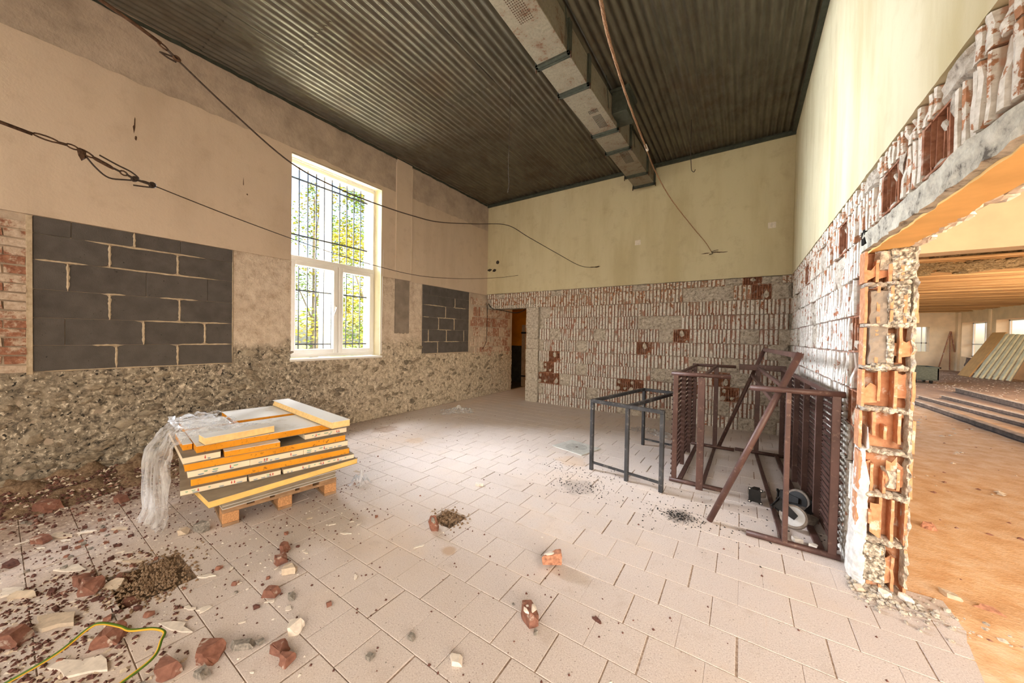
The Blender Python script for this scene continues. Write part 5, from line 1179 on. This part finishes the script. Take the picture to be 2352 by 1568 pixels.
tag(scatter('wall_rubble', 'brick', 260, heappt, .02, .06, zf=.3), 'broken brick bits piled along the foot of the left wall', 'rubble'); tag(scatter('wall_plaster_bits', 'beige_chip', 420, heappt, .015, .06, zf=.3), 'plaster bits piled along the foot of the left wall', 'rubble'); tag(scatter('wall_foot_dust', 'crumb', 1500, heappt, .01, .05, zf=.35), 'brown earth crumbs along the foot of the left wall', 'rubble')
def jambpt(r):
    a = r.random(); x = .56+abs(r.gauss(0, .30)); y = 2.80+r.gauss(0, .07)-.05*(x-.6); return (x, y, 0) if x < 1.6 else None
m = MB(); rr = random.Random(41)
for i in range(330):
    p = jambpt(rr)
    if p: s = .005+.024*rr.random()**3; m.lump((p[0], p[1], s*.3), (s*1.4, s, s*.8), rr, 1, .3, Matrix.Rotation(rr.uniform(0, 6), 3, 'Z'))
tag(m.build('threshold_rubble', 'mortar'), 'mortar crumbs along the foot of the broken wall end', 'rubble', kind='stuff')

# ================================================================== HALL BEYOND
struct(MB().span((.80, 7.45, 2.74), (14, 7.75, 4.7)).build('trim_4', 'hall_white'))
m = MB(); m.span((.6, -4.2, 4.72), (14.5, 29, 4.9)); struct(m.build('ceiling', 'darkbrown')).name  # roof slab coloured dark so the void over the laths looks shaded
hc = [o for o in COL.objects if o.name.startswith('ceiling.')][0]
rng = random.Random(99)
lm = MB().box((0, 0, 0), (8.9, .085, .02)).mesh('lath', 'lath')
y = 10.4; k = 0
while y < 28.4:
    o = link('lath', lm, hc); o.location = (5.2+rng.uniform(-.1, .1), y, 3.12+rng.uniform(-.012, .012)); o.rotation_euler = (rng.uniform(-.4, .4), rng.uniform(-.005, .005), rng.uniform(-.006, .006)); y += .118+(.05 if rng.random() < .12 else 0); k += 1
for i in range(16):
    L = rng.uniform(.8, 2.2); o = link('broken_lath', lm, hc); o.scale = (L/8.9, 1, 1); o.location = (rng.uniform(2.6, 7.5), 10.2+rng.uniform(-.3, .5), 3.2+rng.uniform(0, .12)); o.rotation_euler = (rng.uniform(-.4, .4), rng.uniform(-.06, .06), rng.uniform(-.12, .12))
m = MB()
for i in range(800):
    a = rng.random(); x = 2.2+7*a; y = 11.0+1.6*a+rng.gauss(0, .35) if rng.random() < .65 else 10.35+abs(rng.gauss(0, .25)); low = y > 10.7
    s = rng.uniform(.08, .3); m.lump((x, y, 3.09 if low else 3.2), (s*1.6, s, s*.35), rng, 1, .35)
o = m.build('straw_fill', 'insul', hc); o['kind'] = 'stuff'
for x in (3.0, 5.5, 8): MB().box((x, 10.5, 3.35), (.14, .12, .42)).build('joist_stub', 'lath', hc)
# hall walls with windows
def wallX(name, x0, x1, ys, zs, holes, mat):
    m = MB(); cur = ys[0]
    for a, b, c, d in sorted(holes): m.span((x0, cur, 0), (x1, a, zs)); m.span((x0, a, 0), (x1, b, c)); m.span((x0, a, d), (x1, b, zs)); cur = b
    m.span((x0, cur, 0), (x1, ys[1], zs)); return struct(m.build(name, mat))
H1 = [(25.88, 28.1, .78, 2.54), (22.75, 25.17, .78, 2.56)]
wallX('wall_right', 9.5, 9.95, (-4, 29), 4.7, H1, 'hall_white')
m = MB(); m.span((.8, 28.5, 0), (7.95, 28.9, 4.7)); m.span((8.5, 28.5, 0), (9.95, 28.9, 4.7)); m.span((7.95, 28.5, 0), (8.5, 28.9, .98)); m.span((7.95, 28.5, 2.34), (8.5, 28.9, 4.7)); struct(m.build('wall_back', 'hall_white'))
for i, (a, b, c, d) in enumerate(H1):
    w = struct(MB().span((9.86, a, c), (9.9, a+.06, d)).span((9.86, b-.06, c), (9.9, b, d)).span((9.86, a, c), (9.9, b, c+.06)).span((9.86, a, d-.06), (9.9, b, d)).span((9.86, (a+b)/2-.03, c), (9.9, (a+b)/2+.03, d)).span((9.86, a, c+.62), (9.9, b, c+.68)).build('window_%d' % (i+2), 'pvc'))
    MB().span((9.87, a+.03, c+.03), (9.88, b-.03, d-.03)).build('pane', 'glass', w)
w = struct(MB().span((7.95, 28.82, .98), (8.0, 28.86, 2.34)).span((8.45, 28.82, .98), (8.5, 28.86, 2.34)).span((7.95, 28.82, 1.42), (8.5, 28.86, 1.48)).span((8.28, 28.82, .98), (8.32, 28.86, 2.34)).build('window_4', 'pvc')); MB().span((7.97, 28.835, 1), (8.48, 28.845, 2.32)).build('pane', 'glass', w)
m = MB(); m.span((9.40, 28.2, 0), (9.5, 28.5, 3.1)); m.box((9.47, 25.55, 2.4), (.06, .10, 1.3), jit=.02); struct(m.build('trim_5', 'hall_white')); m = MB(); m.span((14.5, -4.2, 0), (14.6, 29, 4.7)); m.span((.6, -4.3, 0), (14.6, -4.2, 4.7))
# corridor behind the back doorway
m = MB(); m.span((-7, 9.2, 1.15), (-2.8, 9.4, 2.9)); m.cur = 1; m.span((-7, 9.2, -.1), (-2.8, 9.4, 1.15)); m.span((-2.9, B+.26, -.1), (-2.8, 9.4, 2.9)); m.span((-7.1, 7.78, -.1), (-7, 9.4, 2.9)); m.span((-7, 7.7, -.1), (A-.52, 7.78, 2.9)); m.span((-7, B+.26, 2.7), (-2.8, 9.4, 2.9)); struct(m.build('wall_corridor', ['orange_paint', 'darkbrown']))
t = thing('timber_upright', 'dark timber post standing in the corridor behind the back doorway', 'post', (-5.28, 8.55, 0)); MB().box((0, 0, .89), (.12, .10, 1.78)).build('post', 'wood', t, bevel=.006); MB().box((0, -.01, 1.55), (.135, .12, .05)).build('band', 'blackmetal', t); MB().box((0, -.01, .3), (.135, .12, .04)).build('band', 'blackmetal', t)
struct(MB().span((-7, 7.7, -.2), (-5.28, 9.2, -.004)).build('floor', 'darkbrown'))
# steel beams on the hall floor
def ibeam(label, a, b, h=.11, w=.09):
    a, b = Vector(a), Vector(b); L = (b-a).length; t = thing('steel_beam', label, 'beam', a, math.atan2(b.y-a.y, b.x-a.x))
    MB().span((0, -w/2, 0), (L, w/2, .014)).build('bottom_flange', 'steelbeam', t); MB().span((0, -w/2, h-.014), (L, w/2, h)).build('top_flange', 'beam_top_lit', t); MB().span((0, -.006, .014), (L, .006, h-.014)).build('web', 'steelbeam', t)
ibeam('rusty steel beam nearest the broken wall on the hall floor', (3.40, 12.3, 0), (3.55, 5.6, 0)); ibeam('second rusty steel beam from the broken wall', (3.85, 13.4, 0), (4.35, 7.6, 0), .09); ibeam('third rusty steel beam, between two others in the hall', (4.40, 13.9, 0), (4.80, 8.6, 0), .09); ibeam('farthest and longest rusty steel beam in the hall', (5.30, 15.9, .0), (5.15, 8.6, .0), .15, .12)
# cart, leaning door and sheets
t = thing('steel_trough', 'grey steel trough cart standing far back in the hall', 'cart', (5.45, 19.0, 0)); m = MB()
for a, b in (((-.32, -.5), (.32, -.47)), ((-.32, .47), (.32, .5)), ((-.32, -.5), (-.29, .5)), ((.29, -.5), (.32, .5))): m.span((a[0], a[1], .14), (b[0], b[1], .58))
m.span((-.32, -.5, .12), (.32, .5, .15)); m.build('tub', 'green_steel', t); m = MB(); m.span((-.36, -.54, .56), (.36, -.5, .60)); m.span((-.36, .5, .56), (.36, .54, .60)); m.span((-.36, -.54, .56), (-.32, .54, .6)); m.span((.32, -.54, .56), (.36, .54, .6)); m.build('rim', 'green_steel', t)
for x, y in ((-.2, -.3), (.2, -.3), (-.2, .3), (.2, .3)): MB().tube([(x-.03, y, .07), (x+.03, y, .07)], .07, 10).build('wheel', 'blackmetal', t)
def lean(name, label, cat, bot, top, wd, th, mat, panels=0, group=None):
    bot, top = Vector(bot), Vector(top); t = thing(name, label, cat, bot, 0, group); d = (top-bot); L = d.length; d.normalize(); y = Vector((0, -1, 0)); nn = d.cross(y).normalized(); R_ = Matrix((y, d, nn)).transposed()
    MB().box(d*L/2+y*wd/2, (wd, L, th), R_).build('leaf' if panels else 'sheet', mat, t)
    for k in range(panels): MB().box(d*L*(k+.5)/panels+y*wd/2-nn*(-th*.5-.006), (wd*.72, L/panels*.8, .02), R_).build('panel', mat, t)
    if not panels:
        for q in (.02, wd-.02): MB().box(d*L/2+y*q+nn*(th/2+.012), (.03, L, .025), R_).build('rib', 'facing_dirty', t)
lean('door_leaf', 'orange panelled door leaf leaning against the far hall wall', 'door', (8.15, 24.3, .02), (9.1, 24.3, 1.95), .95, .04, 'doorwood', 3)
for i in range(6): lean('wall_sheet', ('first pale sheet beside the leaning door', 'second pale sheet from the leaning door', 'third pale sheet from the leaning door', 'fourth pale sheet from the leaning door', 'fifth pale sheet from the leaning door', 'last pale sheet of the row leaning in the hall')[i], 'panel', (8.2+.1*i, 23.2-.19*i, .02), (9.05+.06*i, 23.25-.19*i, 1.88-.01*i), .19, .05, 'pale_panel', 0, 'pale sheets leaning in the hall')
t = thing('plank_tripod', 'thin reddish planks propped as an A against the end wall of the hall', 'plank', (9.0, 28.35, 0)); 
for a, b in (((-.2, 0, .02), (.2, 0, 2.1)), ((.22, .03, .02), (.2, .03, 2.1)), ((.36, 0, 1.0), (.22, 0, 2.1))): MB().bar(a, b, .06, .03).build('plank', 'terracotta', t)
o = MB().lump((0, 0, 0), (.35, .5, .75), random.Random(1), 2, .2).build('hanging_sack', 'bag'); o.location = (9.2, 26.35, .40); tag(o, 'dark crumpled sack by the left hall window', 'sack')
def hallpt(r):
    x, y = r.uniform(1.0, 9.3), r.uniform(2.6, 27)
    return (x, y, 0) if r.random() < (.3 if y < 9 else 1) and not (3.3 < x < 5.4 and 5.5 < y < 16) else None
tag(scatter('hall_rubble', 'beige_chip', 3200, hallpt, .02, .09, zf=.2), 'pale rubble scattered over the hall floor', 'rubble'); tag(scatter('hall_grit', 'brick', 2600, hallpt, .015, .06, zf=.25), 'red rubble scattered over the hall floor', 'rubble')
